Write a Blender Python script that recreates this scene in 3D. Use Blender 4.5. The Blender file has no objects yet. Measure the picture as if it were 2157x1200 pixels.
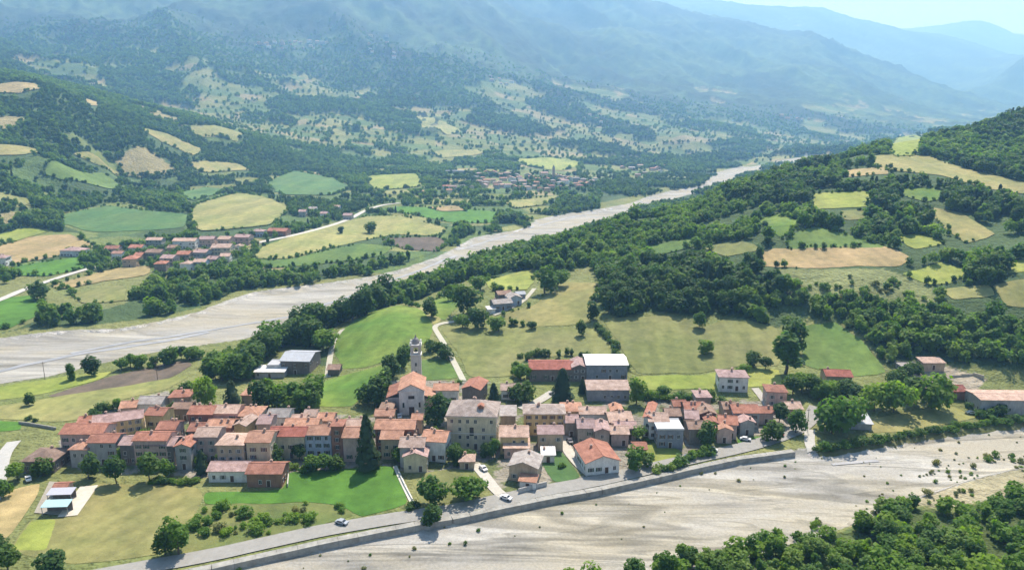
import bpy, bmesh, math, random
import numpy as np
from mathutils import Vector
from mathutils.geometry import delaunay_2d_cdt

R = math.radians
scene = bpy.context.scene
col = scene.collection
random.seed(7)
rng = np.random.default_rng(7)

# ------------------------------------------------------------------ camera
EYE = 125.0
PITCH = R(12.45)
FPX = 1540.0            # focal length in photograph pixels (2157 wide)
cam_d = bpy.data.cameras.new('camera')
cam = bpy.data.objects.new('camera', cam_d)
col.objects.link(cam)
cam.location = (0, 0, EYE)
cam.rotation_euler = (R(90) - PITCH, 0, 0)
cam_d.sensor_width = 36.0
cam_d.lens = 36.0 * FPX / 2157.0
cam_d.clip_start = 1.0
cam_d.clip_end = 60000.0
scene.camera = cam

# ------------------------------------------------------------------ sky and sun
SUN_EL, SUN_AZ = R(59), R(16)          # azimuth from +Y towards +X
world = bpy.data.worlds.new('World')
scene.world = world
world.use_nodes = True
wn = world.node_tree.nodes
sky = wn.new('ShaderNodeTexSky')
sky.sky_type = 'NISHITA'
sky.sun_disc = False
sky.sun_elevation = SUN_EL
sky.sun_rotation = SUN_AZ
sky.altitude = 500
sky.air_density = 1.0
sky.dust_density = 2.0
sky.ozone_density = 1.0
world.node_tree.links.new(sky.outputs[0], wn['Background'].inputs[0])
wn['Background'].inputs[1].default_value = 0.1

sun_d = bpy.data.lights.new('sun', 'SUN')
sun_d.energy = 5.0
sun_d.angle = R(0.55)
sun_d.color = (1.0, 0.98, 0.95)
sun = bpy.data.objects.new('sun', sun_d)
col.objects.link(sun)
sdir = Vector((math.sin(SUN_AZ) * math.cos(SUN_EL), math.cos(SUN_AZ) * math.cos(SUN_EL), math.sin(SUN_EL)))
sun.rotation_euler = (-sdir).to_track_quat('-Z', 'Y').to_euler()
sun.location = (0, 300, 600)

vs = scene.view_settings
vs.view_transform = 'Standard'
vs.look = 'None'
vs.gamma = 1.0
vs.exposure = 0.72
cy = scene.cycles
cy.use_denoising = True
cy.max_bounces = 6
cy.diffuse_bounces = 3
cy.glossy_bounces = 2
cy.transmission_bounces = 2
cy.transparent_max_bounces = 4
cy.volume_bounces = 1
cy.use_adaptive_sampling = True
cy.adaptive_threshold = 0.02

# ------------------------------------------------------------------ projection helpers (photograph pixels <-> ground)
CP, SP = math.cos(PITCH), math.sin(PITCH)
def ray(px, py):
    u = (px - 1078.5) / FPX
    v = (600.0 - py) / FPX
    return u, CP + v * SP, -SP + v * CP
def at_z(px, py, z):
    dx, dy, dz = ray(px, py)
    t = (z - EYE) / dz
    return dx * t, dy * t, z
def at_y(px, py, y):
    dx, dy, dz = ray(px, py)
    t = y / dy
    return dx * t, y, EYE + dz * t
def proj(x, y, z):
    dz = z - EYE
    dep = y * CP - dz * SP
    dep = np.where(np.abs(dep) < 1e-3, 1e-3, dep)
    return 1078.5 + FPX * x / dep, 600.0 - FPX * (y * SP + dz * CP) / dep, dep

# ------------------------------------------------------------------ numpy noise
def _hash(ix, iy, seed):
    h = (ix.astype(np.int64) * 374761393 + iy.astype(np.int64) * 668265263 + seed * 974634797) & 0xFFFFFFFF
    h = ((h ^ (h >> 13)) * 1274126177) & 0xFFFFFFFF
    h = h ^ (h >> 16)
    return (h & 0xFFFFFF) / float(0xFFFFFF)
def vnoise(x, y, seed=0):
    ix, iy = np.floor(x), np.floor(y)
    fx, fy = x - ix, y - iy
    fx = fx * fx * fx * (fx * (fx * 6 - 15) + 10)
    fy = fy * fy * fy * (fy * (fy * 6 - 15) + 10)
    a, b = _hash(ix, iy, seed), _hash(ix + 1, iy, seed)
    c, d = _hash(ix, iy + 1, seed), _hash(ix + 1, iy + 1, seed)
    return (a + (b - a) * fx) * (1 - fy) + (c + (d - c) * fx) * fy
def fbm(x, y, seed=0, octv=4, ridged=False):
    s, amp, tot = 0.0, 1.0, 0.0
    for o in range(octv):
        n = vnoise(x * 2 ** o + 17.3 * o, y * 2 ** o - 9.1 * o, seed + o)
        if ridged:
            n = 1 - np.abs(2 * n - 1)
        s = s + amp * n
        tot += amp
        amp *= 0.5
    return s / tot
def in_poly(px, py, poly):
    inside = np.zeros(np.shape(px), bool)
    n = len(poly)
    for i in range(n):
        x0, y0 = poly[i]
        x1, y1 = poly[(i + 1) % n]
        if y0 == y1:
            continue
        c = ((y0 > py) != (y1 > py)) & (px < (x1 - x0) * (py - y0) / (y1 - y0) + x0)
        inside ^= c
    return inside
def seg_dist(x, y, line, closed=False):
    d = np.full(np.shape(x), 1e9)
    n = len(line)
    for i in range(n if closed else n - 1):
        ax, ay = line[i][0], line[i][1]
        bx, by = line[(i + 1) % n][0], line[(i + 1) % n][1]
        vx, vy = bx - ax, by - ay
        t = np.clip(((x - ax) * vx + (y - ay) * vy) / max(vx * vx + vy * vy, 1e-9), 0, 1)
        d = np.minimum(d, np.hypot(x - ax - t * vx, y - ay - t * vy))
    return d
def sstep(a, b, v):
    t = np.clip((v - a) / (b - a), 0, 1)
    return t * t * (3 - 2 * t)

# ------------------------------------------------------------------ terrain: control points read off the photograph
# (px, py, z) where the height is judged, 'Y' entries (px, py, distance) for slopes
CZ = [  # pixel of the bare ground, height in metres
 (-300,1250,0),(0,1190,0),(200,1190,0.4),(440,1165,0.6),(680,1110,0.8),(900,1085,1),(1150,1030,1),(1350,990,1),(1550,950,1.2),(1680,910,1.5),
 (1050,1250,-2),(1400,1250,-2),(1700,1150,-2),(2000,1100,-1.5),(2157,1050,-1),(2500,1000,0),(2600,1200,0),(800,1250,-2),
 (1850,905,1.5),(2000,880,1.5),(2157,860,2),(2400,850,2),
 (0,1050,0),(240,1040,0.3),(560,1050,0.5),(760,1030,0.7),(0,960,0.3),(130,960,0.8),(300,950,1.5),(560,950,2),(760,950,2),(960,950,2.2),(1150,950,2),(1300,950,2),
 (0,880,0),(200,880,1),(400,870,2),(640,860,2.6),(830,870,3.8),(960,880,3.5),(1150,880,3),(1350,880,3),(1600,860,3.2),(1750,850,3),(1900,830,4),(2073,815,5),(2157,800,6),
 (0,815,-0.5),(200,800,0),(400,770,1),(560,790,1.6),(680,800,3),(860,810,5),(1000,810,5),(1150,800,5),(1300,800,5.5),(1500,815,5.5),(1650,815,6),(1780,800,6.5),
 (760,790,5),(880,760,6.5),(1050,760,6.5),(1300,760,8),(1450,760,9),(1620,760,9.5),(1800,760,10),(1880,770,9),(1980,775,8),(2157,760,12),
 (700,740,3),(640,730,1.5),(740,710,7),(820,690,11.5),(880,700,10.5),(920,690,10),(1050,700,10),(1250,690,13),(1400,690,15),(1620,710,15),(1740,700,16),(1850,720,16),(2000,720,16),(2157,700,20),(2400,720,20),
 (820,655,13),(760,670,8),(700,690,2),(880,645,10),(950,640,12),(1060,650,14.5),(1060,620,16),(1150,640,16.5),(1250,640,19),(1380,650,20),(1500,660,19),(1640,680,18.5),(1700,660,22),
 (900,625,5),(1000,595,13),(1100,585,17.5),(1200,595,20.5),(1250,570,24),(1130,560,19),(1050,575,13),(1350,600,27),(1500,600,30),(1650,600,33),(1800,600,35),(1950,600,34),(2157,600,38),(2400,600,42),
 (1750,545,42),(1880,550,42),(1640,545,40),(1500,550,36),(1300,540,30),(1180,535,21),
 # far river and its banks
 (0,750,-1),(100,740,-1),(300,710,-1),(500,660,-1),(700,620,-1),(850,580,-1),(1000,530,-1),(1130,490,-0.5),(1250,455,0),(1350,425,1),(1430,402,2),(1520,372,3),(1600,350,5),(1680,332,8),
 (-300,780,-1),(-300,1000,0),(-300,660,1),
 # plain across the river
 (0,660,1),(100,660,1),(300,620,1),(500,590,1),(700,560,1),(860,530,1),(1000,470,1.5),(1100,450,2),
 (0,590,2),(200,560,2),(390,520,3),(600,500,4),(760,470,4),(900,450,5),(1050,430,6),(1200,420,5),
 (60,510,5),(250,470,8),(420,470,7),(500,440,12),(620,440,8),(760,420,8),(900,400,9),(1040,395,10),(1180,390,9),(1300,385,8),(1400,375,8),(1500,350,9),
 # left hillside
 (-300,500,30),(0,480,13),(0,430,32),(0,380,52),(0,330,78),(120,450,17),(250,440,14),(130,400,34),(250,400,24),(380,410,14),
 (120,370,52),(250,370,36),(400,375,26),(520,385,18),(650,385,14),(760,375,14),(880,365,15),(1000,360,16),(1150,345,18),(1300,345,14),(1400,340,14),
 (560,340,40),(680,345,28),(800,340,28),(900,330,34),(1000,330,34),(1450,325,16),
]
CY = [  # pixel and ground distance
 (1540,400,700),(1700,355,760),(1870,308,830),(2000,285,860),(2157,243,880),(2400,180,900),(1900,315,770),(2050,340,720),(2157,300,760),(2400,300,760),
 (1850,360,670),(1950,350,680),(1780,370,680),(1680,385,670),(1600,392,670),(1770,425,580),(1600,430,600),(1500,430,650),(1400,455,650),(1320,465,640),(1900,400,590),(2030,420,560),(2157,400,580),
 (1640,480,510),(1750,500,490),(1850,500,490),(1500,500,540),(1350,490,590),(1250,500,590),(2000,480,500),(2157,470,500),(2400,470,500),
 (0,280,1220),(0,230,1360),(0,190,1460),(0,162,1560),(60,185,1480),(120,330,1180),(200,330,1280),(300,330,1380),(120,250,1380),(120,200,1500),(200,235,1520),(200,290,1380),
 (300,270,1560),(300,300,1450),(400,310,1560),(450,280,1720),(520,295,1780),(400,285,1680),(600,325,1780),(-400,150,1500),(-400,300,1150),
 (-400,100,3000),(0,140,2500),(0,100,3200),(0,40,4300),(0,-60,5600),(-600,0,4300),
 (200,190,2450),(200,120,3100),(200,40,4200),(200,-60,5600),(380,240,2450),(400,150,3000),
 (520,262,2300),(520,200,2800),(520,100,3700),(520,0,4800),(520,-80,5800),
 (720,320,2000),(720,270,2400),(720,200,3000),(720,100,3900),(720,0,4900),(720,-60,5700),
 (900,290,2350),(900,230,2900),(900,150,3600),(900,60,4500),(900,-30,5300),
 (1050,300,2400),(1050,230,3100),(1050,150,3900),(1100,92,4600),(1000,40,4900),(1180,150,4600),(1200,70,5800),(1150,20,6400),(1150,-40,7000),
 (1300,310,2600),(1300,270,3100),(1300,200,4000),(1300,100,5500),(1300,20,6800),(1300,-15,7300),
 (1450,300,2800),(1450,250,3600),(1450,180,4700),(1450,80,6300),(1450,18,7400),
 (1600,320,2750),(1600,290,3200),(1600,220,4400),(1600,140,5800),(1610,58,7300),
 (1750,300,3400),(1750,240,4300),(1750,160,5600),(1750,95,7000),
 (1900,270,4200),(1900,215,5300),(1900,155,6700),
 (2000,250,5000),(2030,232,5700),(2050,208,6600),(2110,232,6800),
 # behind that skyline, then the far ridges
 (1610,110,8600),(1750,150,8400),(1900,195,8000),(2030,225,7800),
 (2080,180,7600),(2157,122,7800),(2400,20,8000),
 (1450,4,10500),(1600,14,10800),(1730,22,10800),(1860,58,10800),(2000,78,10800),(2100,108,10800),(2157,124,10800),
 (1860,80,12600),(2000,95,12600),(2157,130,12600),
 (1950,60,14500),(2080,50,14500),(2157,80,14500),(2400,60,14500),
 (1300,0,10500),(900,-120,8500),(400,-150,8500),(0,-150,8500),
 (1600,60,16500),(2100,90,16500),(900,0,16500),(0,0,16500),(2500,80,16500),
]
ctrl = [at_z(*c) for c in CZ] + [at_y(*c) for c in CY]
ctrl += [(-100, 60, -1), (100, 60, -1), (0, 120, -2), (-160, 130, -1), (200, 130, -1), (-300, 100, 0), (350, 100, 2)]
# hidden back slope of the spur, falling to the far river
for bx, by, bz in ((95, 760, 6), (190, 900, 10), (330, 1050, 14), (480, 1200, 22), (650, 1400, 40), (900, 1500, 90), (150, 1000, 0), (320, 1350, 2), (480, 1700, 5), (700, 2000, 12), (900, 2400, 25), (1200, 2200, 90)):
    ctrl.append((bx, by, bz))
ctrl = np.array(ctrl)
def _uv(x, y):
    return x / y, np.log(y)
def _g(z):
    return np.arcsinh(z / 30.0)
cu, cv = _uv(ctrl[:, 0], ctrl[:, 1])
NC = len(ctrl)
_C2 = 0.02 ** 2
K = -np.sqrt((cu[:, None] - cu[None]) ** 2 + (cv[:, None] - cv[None]) ** 2 + _C2)
A = np.zeros((NC + 1, NC + 1))
A[:NC, :NC] = K - np.eye(NC) * 0.004
A[:NC, NC] = A[NC, :NC] = 1
sol = np.linalg.solve(A, np.append(_g(ctrl[:, 2]), 0))

NA, NB = 560, 980
A0, A1 = -1.25, 1.25
B0, B1 = math.log(70.0), math.log(17500.0)
ga = np.linspace(A0, A1, NA)
gb = np.linspace(B0, B1, NB)
GA, GB = np.meshgrid(ga, gb)              # rows follow distance
def rbf(u, v):
    out = np.empty(u.size)
    uf, vf = u.ravel(), v.ravel()
    for s in range(0, uf.size, 20000):
        e = s + 20000
        k = -np.sqrt((uf[s:e, None] - cu[None]) ** 2 + (vf[s:e, None] - cv[None]) ** 2 + _C2)
        out[s:e] = k @ sol[:NC] + sol[NC]
    return np.sinh(out.reshape(u.shape)) * 30.0
# coarse evaluation, then bilinear upsampling keeps the script quick
sub = 3
ca, cb = np.linspace(A0, A1, NA // sub), np.linspace(B0, B1, NB // sub)
CA, CB = np.meshgrid(ca, cb)
CH = rbf(CA, CB)
def bil(G, fa, fb):
    n, m = G.shape
    fa = np.clip(fa, 0, m - 1.001); fb = np.clip(fb, 0, n - 1.001)
    i, j = fa.astype(int), fb.astype(int)
    s, t = fa - i, fb - j
    return (G[j, i] * (1 - s) + G[j, i + 1] * s) * (1 - t) + (G[j + 1, i] * (1 - s) + G[j + 1, i + 1] * s) * t
GH = bil(CH, (GA - A0) / (A1 - A0) * (len(ca) - 1), (GB - B0) / (B1 - B0) * (len(cb) - 1))
for _ in range(3):     # soften kinks
    GH[1:-1, 1:-1] = (GH[1:-1, 1:-1] * 4 + GH[:-2, 1:-1] + GH[2:, 1:-1] + GH[1:-1, :-2] + GH[1:-1, 2:]) / 8
GY = np.exp(GB)
GX = GA * GY
# relief: gentle near, gullied on the mountains
near = 0.5 * (fbm(GX / 45, GY / 45, 3, 3) - 0.5)
GH += near * sstep(120, 300, GY) * (1 + 3 * sstep(15, 60, GH))
big = fbm((GX + 0.55 * GY) / 900, (GY - 0.35 * GX) / 1500, 11, 5, True) - 0.62
mid = fbm(GX / 260, GY / 330, 23, 4, True) - 0.6
mamp = sstep(40, 400, GH) * sstep(1500, 2600, GY) * (1 - 0.7 * sstep(7500, 9500, GY))
GH += mamp * (big * np.clip(GH * 0.5, 0, 300) + mid * 50)
GH = np.minimum(GH, 2150)
GH += sstep(15, 60, GH) * sstep(700, 1100, GY) * (fbm(GX / 140, GY / 170, 31, 3) - 0.5) * 14 * (1 - sstep(2000, 3200, GY))

def Hm(x, y):
    x = np.asarray(x, float); y = np.asarray(y, float)
    fa = (x / y - A0) / (A1 - A0) * (NA - 1)
    fb = (np.log(y) - B0) / (B1 - B0) * (NB - 1)
    return bil(GH, fa, fb)
def hit(px, py, up=0.0):
    """ground point (plus up metres) seen at a pixel of the photograph"""
    dx, dy, dz = ray(px, py)
    ys = np.exp(np.linspace(math.log(80), math.log(15000), 3000))
    t = ys / dy
    f = EYE + dz * t - (Hm(dx * t, ys) + up)
    k = np.argmax(f < 0)
    if f[k] >= 0:
        k = len(ys) - 1
    if k == 0:
        k = 1
    s = f[k - 1] / (f[k - 1] - f[k] + 1e-12)
    y = max(75.0, ys[k - 1] + max(-12.0, min(s, 1.0)) * (ys[k] - ys[k - 1]))
    x = dx * y / dy
    return float(x), float(y), float(Hm(x, y))

# ------------------------------------------------------------------ rivers carved into the terrain
FAR_RIVER = [(-200,735),(0,712),(120,697),(250,692),(330,678),(420,656),(480,632),(540,614),(620,604),(700,594),(780,583),(860,562),(920,542),(960,521),(1000,499),(1050,491),(1110,481),
 (1130,462),(1200,449),(1270,439),(1330,428),(1370,412),(1410,402),(1480,391),(1497,376),(1513,362),(1560,352),(1600,347),(1650,337),(1700,329),(1700,335),(1650,345),(1600,357),(1560,372),(1530,384),
 (1480,402),(1420,418),(1350,442),(1250,480),(1150,508),(1080,533),(1000,558),(930,578),(850,604),(780,630),(700,658),(640,680),(600,694),(500,716),(420,727),(300,746),(200,768),(100,793),(0,808),(-200,835)]
BANK = [(300,1222),(380,1203),(440,1191),(560,1164),(680,1138),(800,1114),(880,1099),(960,1086),(1050,1066),(1150,1046),(1250,1029),(1350,1007),(1450,984),(1550,963),(1690,944),
 (1720,953),(1800,937),(1900,921),(2000,906),(2157,887),(2500,850)]
NEAR_RIVER = BANK + [(2500,950),(2157,985),(2050,1010),(1950,1045),(1850,1082),(1750,1120),(1600,1165),(1450,1200),(1250,1240),(1050,1330),(700,1420),(200,1330)]
far_river_w = [hit(*p)[:2] for p in FAR_RIVER]
near_river_w = [hit(*p)[:2] for p in NEAR_RIVER]
bank_w = near_river_w[:len(BANK)]
def carve(poly, depth, soft, soft2=None, xs_=None):
    xs = [p[0] for p in poly]; ys = [p[1] for p in poly]
    m = (GX > min(xs)) & (GX < max(xs)) & (GY > min(ys)) & (GY < max(ys))
    ins = in_poly(GX[m], GY[m], poly)
    d = seg_dist(GX[m], GY[m], poly, True)
    sf = soft if soft2 is None else soft + (soft2 - soft) * sstep(xs_ - 8, xs_ + 8, GX[m])
    GH[m] -= np.where(ins, depth * sstep(0, 1, d / sf), 0)
    full = np.zeros(GX.shape)
    full[m] = np.where(ins, d, 0)
    return full
INFAR = carve(far_river_w, 2.2, 7)
INNEAR = carve(near_river_w, 1.8, 1.2, 4.0, 118.0)
# small bars and braids in the beds
GH += (INFAR > 4) * (fbm(GX / 18, GY / 9, 5, 3) - 0.5) * 0.9 * sstep(4, 15, INFAR)
GH += (INNEAR > 3) * (fbm(GX / 14, GY / 7, 6, 3) - 0.5) * 0.8 * sstep(3, 10, INNEAR)

# ------------------------------------------------------------------ materials
MATS = {}
def nodes_of(name):
    m = bpy.data.materials.new(name)
    m.use_nodes = True
    nt = m.node_tree
    b = nt.nodes['Principled BSDF']
    b.inputs['Roughness'].default_value = 0.9
    b.inputs['Specular IOR Level'].default_value = 0.2
    return m, nt, b
def noise_node(nt, scale, detail=4, rough=0.6, coord='Object', vec_scale=None, rot=0.0, distortion=0.0):
    tc = nt.nodes.new('ShaderNodeTexCoord')
    n = nt.nodes.new('ShaderNodeTexNoise')
    n.inputs['Scale'].default_value = scale
    n.inputs['Detail'].default_value = detail
    n.inputs['Roughness'].default_value = rough
    n.inputs['Distortion'].default_value = distortion
    src = tc.outputs[coord]
    if vec_scale or rot:
        mp = nt.nodes.new('ShaderNodeMapping')
        mp.inputs['Rotation'].default_value = (0, 0, rot)
        if vec_scale:
            mp.inputs['Scale'].default_value = vec_scale
        nt.links.new(src, mp.inputs[0])
        src = mp.outputs[0]
    nt.links.new(src, n.inputs['Vector'])
    return n
def ramp(nt, src, stops):
    r = nt.nodes.new('ShaderNodeValToRGB')
    e = r.color_ramp.elements
    while len(e) < len(stops):
        e.new(0.5)
    for el, (p, c) in zip(e, stops):
        el.position = p
        el.color = (*c, 1) if len(c) == 3 else c
    nt.links.new(src, r.inputs[0])
    return r
def mixc(nt, fac, a, b, mode='MIX'):
    m = nt.nodes.new('ShaderNodeMix')
    m.data_type = 'RGBA'
    m.blend_type = mode
    for sock, v in ((0, fac), (6, a), (7, b)):
        if isinstance(v, (int, float)):
            m.inputs[sock].default_value = v
        elif isinstance(v, tuple):
            m.inputs[sock].default_value = (*v, 1)
        else:
            nt.links.new(v, m.inputs[sock])
    return m.outputs[2]
def bump(nt, b, src, strength, dist):
    bp = nt.nodes.new('ShaderNodeBump')
    bp.inputs['Strength'].default_value = strength
    bp.inputs['Distance'].default_value = dist
    nt.links.new(src, bp.inputs['Height'])
    nt.links.new(bp.outputs[0], b.inputs['Normal'])
def mul(c, k):
    return tuple(min(1.0, v * k) for v in c)

def field_mat(c1, c2, stripe=0.0, rot=0.0, period=9.0, name='field'):
    key = ('field', c1, c2, stripe, round(rot, 2), period)
    if key in MATS:
        return MATS[key]
    m, nt, b = nodes_of(name)
    n1 = noise_node(nt, 0.022, 4, 0.6)
    n2 = noise_node(nt, 0.16, 6, 0.75)
    base = ramp(nt, n1.outputs[0], [(0.36, c1), (0.62, c2)]).outputs[0]
    var = ramp(nt, n2.outputs[0], [(0.28, (0.64, 0.67, 0.62)), (0.72, (1.34, 1.3, 1.25))]).outputs[0]
    base = mixc(nt, 1.0, base, var, 'MULTIPLY')
    n3 = noise_node(nt, 0.05, 3, 0.6, vec_scale=(1, 0.12, 1), rot=rot)
    v3 = ramp(nt, n3.outputs[0], [(0.35, (0.8, 0.82, 0.8)), (0.7, (1.18, 1.15, 1.1))]).outputs[0]
    base = mixc(nt, 1.0, base, v3, 'MULTIPLY')
    stripe *= 0.45
    if stripe:
        tc = nt.nodes.new('ShaderNodeTexCoord')
        mp = nt.nodes.new('ShaderNodeMapping')
        mp.inputs['Rotation'].default_value = (0, 0, rot)
        nt.links.new(tc.outputs['Object'], mp.inputs[0])
        w = nt.nodes.new('ShaderNodeTexWave')
        w.inputs['Scale'].default_value = 0.314 / period * 1.0
        w.inputs['Distortion'].default_value = 3.0
        w.inputs['Detail'].default_value = 2
        w.inputs['Detail Scale'].default_value = 0.6
        nt.links.new(mp.outputs[0], w.inputs[0])
        sv = ramp(nt, w.outputs[0], [(0.2, (1 - stripe,) * 3), (0.8, (1 + stripe,) * 3)]).outputs[0]
        base = mixc(nt, 1.0, base, sv, 'MULTIPLY')
    nt.links.new(base, b.inputs['Base Color'])
    nb = noise_node(nt, 1.6, 3, 0.7)
    bump(nt, b, nb.outputs[0], 0.6, 0.35)
    MATS[key] = m
    return m

def gravel_mat(rot, light=1.0, name='river_gravel', soft=0.0):
    m, nt, b = nodes_of(name)
    n1 = noise_node(nt, 0.055, 5, 0.6, vec_scale=(0.17, 1, 1), rot=rot, distortion=1.3)
    n2 = noise_node(nt, 0.024, 5, 0.6, vec_scale=(0.4, 1, 1), rot=rot, distortion=0.5)
    n3 = noise_node(nt, 1.1, 3, 0.75)
    n4 = noise_node(nt, 0.03, 3, 0.6, vec_scale=(0.3, 1, 1), rot=rot)
    L = light
    base = ramp(nt, n1.outputs[0], [(0.33, mul((0.20, 0.19, 0.165), L)), (0.41, mul((0.29, 0.277, 0.245), L)), (0.56, mul((0.35, 0.335, 0.30), L)), (0.68, mul((0.44, 0.425, 0.385), L))]).outputs[0]
    sandy = ramp(nt, n2.outputs[0], [(0.46, (0, 0, 0)), (0.58, (1, 1, 1))]).outputs[0]
    sv = nt.nodes.new('ShaderNodeMath'); sv.operation = 'MULTIPLY'; sv.inputs[1].default_value = 0.75
    nt.links.new(sandy, sv.inputs[0])
    base = mixc(nt, sv.outputs[0], base, mul((0.35, 0.315, 0.235), L))
    weeds = ramp(nt, n4.outputs[0], [(0.62, (0, 0, 0)), (0.72, (1, 1, 1))]).outputs[0]
    wv = nt.nodes.new('ShaderNodeMath'); wv.operation = 'MULTIPLY'; wv.inputs[1].default_value = 0.4
    nt.links.new(weeds, wv.inputs[0])
    base = mixc(nt, wv.outputs[0], base, (0.24, 0.23, 0.13))
    # thin braided threads, damp and darker, with paler drift beside them
    for sc_, k_ in ((0.03, 0.66 + soft), (0.075, 0.78 + soft * 0.7)):
        nl = noise_node(nt, sc_, 3, 0.5, vec_scale=(0.13, 1, 1), rot=rot, distortion=1.2)
        th_ = ramp(nt, nl.outputs[0], [(0.465, (1, 1, 1)), (0.492, (k_, k_, k_ * 0.98)), (0.508, (k_, k_, k_ * 0.98)), (0.53, (1.12, 1.11, 1.08)), (0.58, (1, 1, 1))]).outputs[0]
        base = mixc(nt, 1.0, base, th_, 'MULTIPLY')
    var = ramp(nt, n3.outputs[0], [(0.25, (0.78,) * 3), (0.75, (1.2,) * 3)]).outputs[0]
    base = mixc(nt, 1.0, base, var, 'MULTIPLY')
    nt.links.new(base, b.inputs['Base Color'])
    bump(nt, b, n3.outputs[0], 0.5, 0.3)
    return m
def plain_mat(name, c, var=0.18, scale=0.5, rough=0.9, bumpd=0.0, spec=0.2):
    key = ('plain', name, c)
    if key in MATS:
        return MATS[key]
    m, nt, b = nodes_of(name)
    n = noise_node(nt, scale, 4, 0.65)
    v = ramp(nt, n.outputs[0], [(0.25, (1 - var,) * 3), (0.75, (1 + var,) * 3)]).outputs[0]
    nt.links.new(mixc(nt, 1.0, c, v, 'MULTIPLY'), b.inputs['Base Color'])
    b.inputs['Roughness'].default_value = rough
    b.inputs['Specular IOR Level'].default_value = spec
    if bumpd:
        bump(nt, b, n.outputs[0], 0.6, bumpd)
    MATS[key] = m
    return m

# ------------------------------------------------------------------ object helpers
def link(name, me, parent=None, loc=None, rz=None):
    o = bpy.data.objects.new(name, me)
    col.objects.link(o)
    if parent:
        o.parent = parent
    if loc is not None:
        o.location = loc
    if rz is not None:
        o.rotation_euler = (0, 0, rz)
    return o
def tag(o, label=None, cat=None, group=None, kind=None):
    if label: o['label'] = label
    if cat: o['category'] = cat
    if group: o['group'] = group
    if kind: o['kind'] = kind
    return o
def mesh(name, verts, faces, mats=(), mi=None, smooth=False):
    me = bpy.data.meshes.new(name)
    me.from_pydata([tuple(v) for v in verts], [], [tuple(f) for f in faces])
    for m in mats:
        me.materials.append(m)
    if mi is not None:
        me.polygons.foreach_set('material_index', np.asarray(mi, np.int32))
    if smooth:
        me.polygons.foreach_set('use_smooth', np.ones(len(me.polygons), bool))
    me.update()
    return me
def quads_mesh(name, V, mats, mi=None, smooth=False):
    """V: (n,4,3) array of separate quads"""
    n = len(V)
    me = bpy.data.meshes.new(name)
    me.vertices.add(n * 4)
    me.vertices.foreach_set('co', np.ascontiguousarray(V, np.float32).ravel())
    me.loops.add(n * 4)
    me.loops.foreach_set('vertex_index', np.arange(n * 4, dtype=np.int32))
    me.polygons.add(n)
    me.polygons.foreach_set('loop_start', np.arange(0, n * 4, 4, dtype=np.int32))
    for m in mats:
        me.materials.append(m)
    if mi is not None:
        me.polygons.foreach_set('material_index', np.asarray(mi, np.int32))
    me.update(calc_edges=True)
    return me

ALLNODES = np.stack([GX.ravel(), GY.ravel()], 1)
def densify(poly, step):
    out = []
    n = len(poly)
    for i in range(n):
        a, b = np.array(poly[i]), np.array(poly[(i + 1) % n])
        k = max(1, int(np.hypot(*(b - a)) / step))
        for j in range(k):
            out.append(a + (b - a) * j / k)
    return np.array(out)
def rounded(poly, it=2):
    p = np.array(poly, float)
    for k in (0.1, 0.25):
        q = np.roll(p, -1, 0)
        p = np.stack([p * (1 - k) + q * k, p * k + q * (1 - k)], 1).reshape(-1, 2)
    return p
def drape(name, poly, mat, lift=0.12, wob=0.6, skip=1, step=3.0, rnd=True):
    """a thin sheet laid on the terrain inside a world-space outline"""
    p = rounded(poly) if rnd else np.array(poly, float)
    p = densify(p, step)
    if wob:
        nx = fbm(p[:, 0] / 7, p[:, 1] / 7, 91, 2) - 0.5
        ny = fbm(p[:, 0] / 7, p[:, 1] / 7, 92, 2) - 0.5
        n2x = fbm(p[:, 0] / 34, p[:, 1] / 34, 93, 2) - 0.5
        n2y = fbm(p[:, 0] / 34, p[:, 1] / 34, 94, 2) - 0.5
        p = p + np.stack([nx, ny], 1) * 2 * wob + np.stack([n2x, n2y], 1) * 5 * max(0.0, wob - 0.85)
    x0, y0 = p.min(0); x1, y1 = p.max(0)
    gx, gy = GX[::skip, ::skip].ravel(), GY[::skip, ::skip].ravel()
    m = (gx > x0) & (gx < x1) & (gy > y0) & (gy < y1)
    cx, cy_ = gx[m], gy[m]
    ins = in_poly(cx, cy_, p)
    cx, cy_ = cx[ins], cy_[ins]
    far = seg_dist(cx, cy_, p, True) > step * 0.35
    pts = np.concatenate([p, np.stack([cx[far], cy_[far]], 1)])
    off = pts.mean(0)
    n = len(p)
    vs_, es, fs, *_ = delaunay_2d_cdt([Vector(q - off) for q in pts], [], [list(range(n))], 1, 1e-5)
    V = np.array([[v.x, v.y] for v in vs_]) + off
    Z = Hm(V[:, 0], V[:, 1]) + lift
    me = mesh(name, np.column_stack([V, Z]), fs, [mat], smooth=True)
    # faces must look up
    if len(me.polygons) and me.polygons[0].normal.z < 0:
        me.flip_normals()
    return link(name, me)
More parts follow.
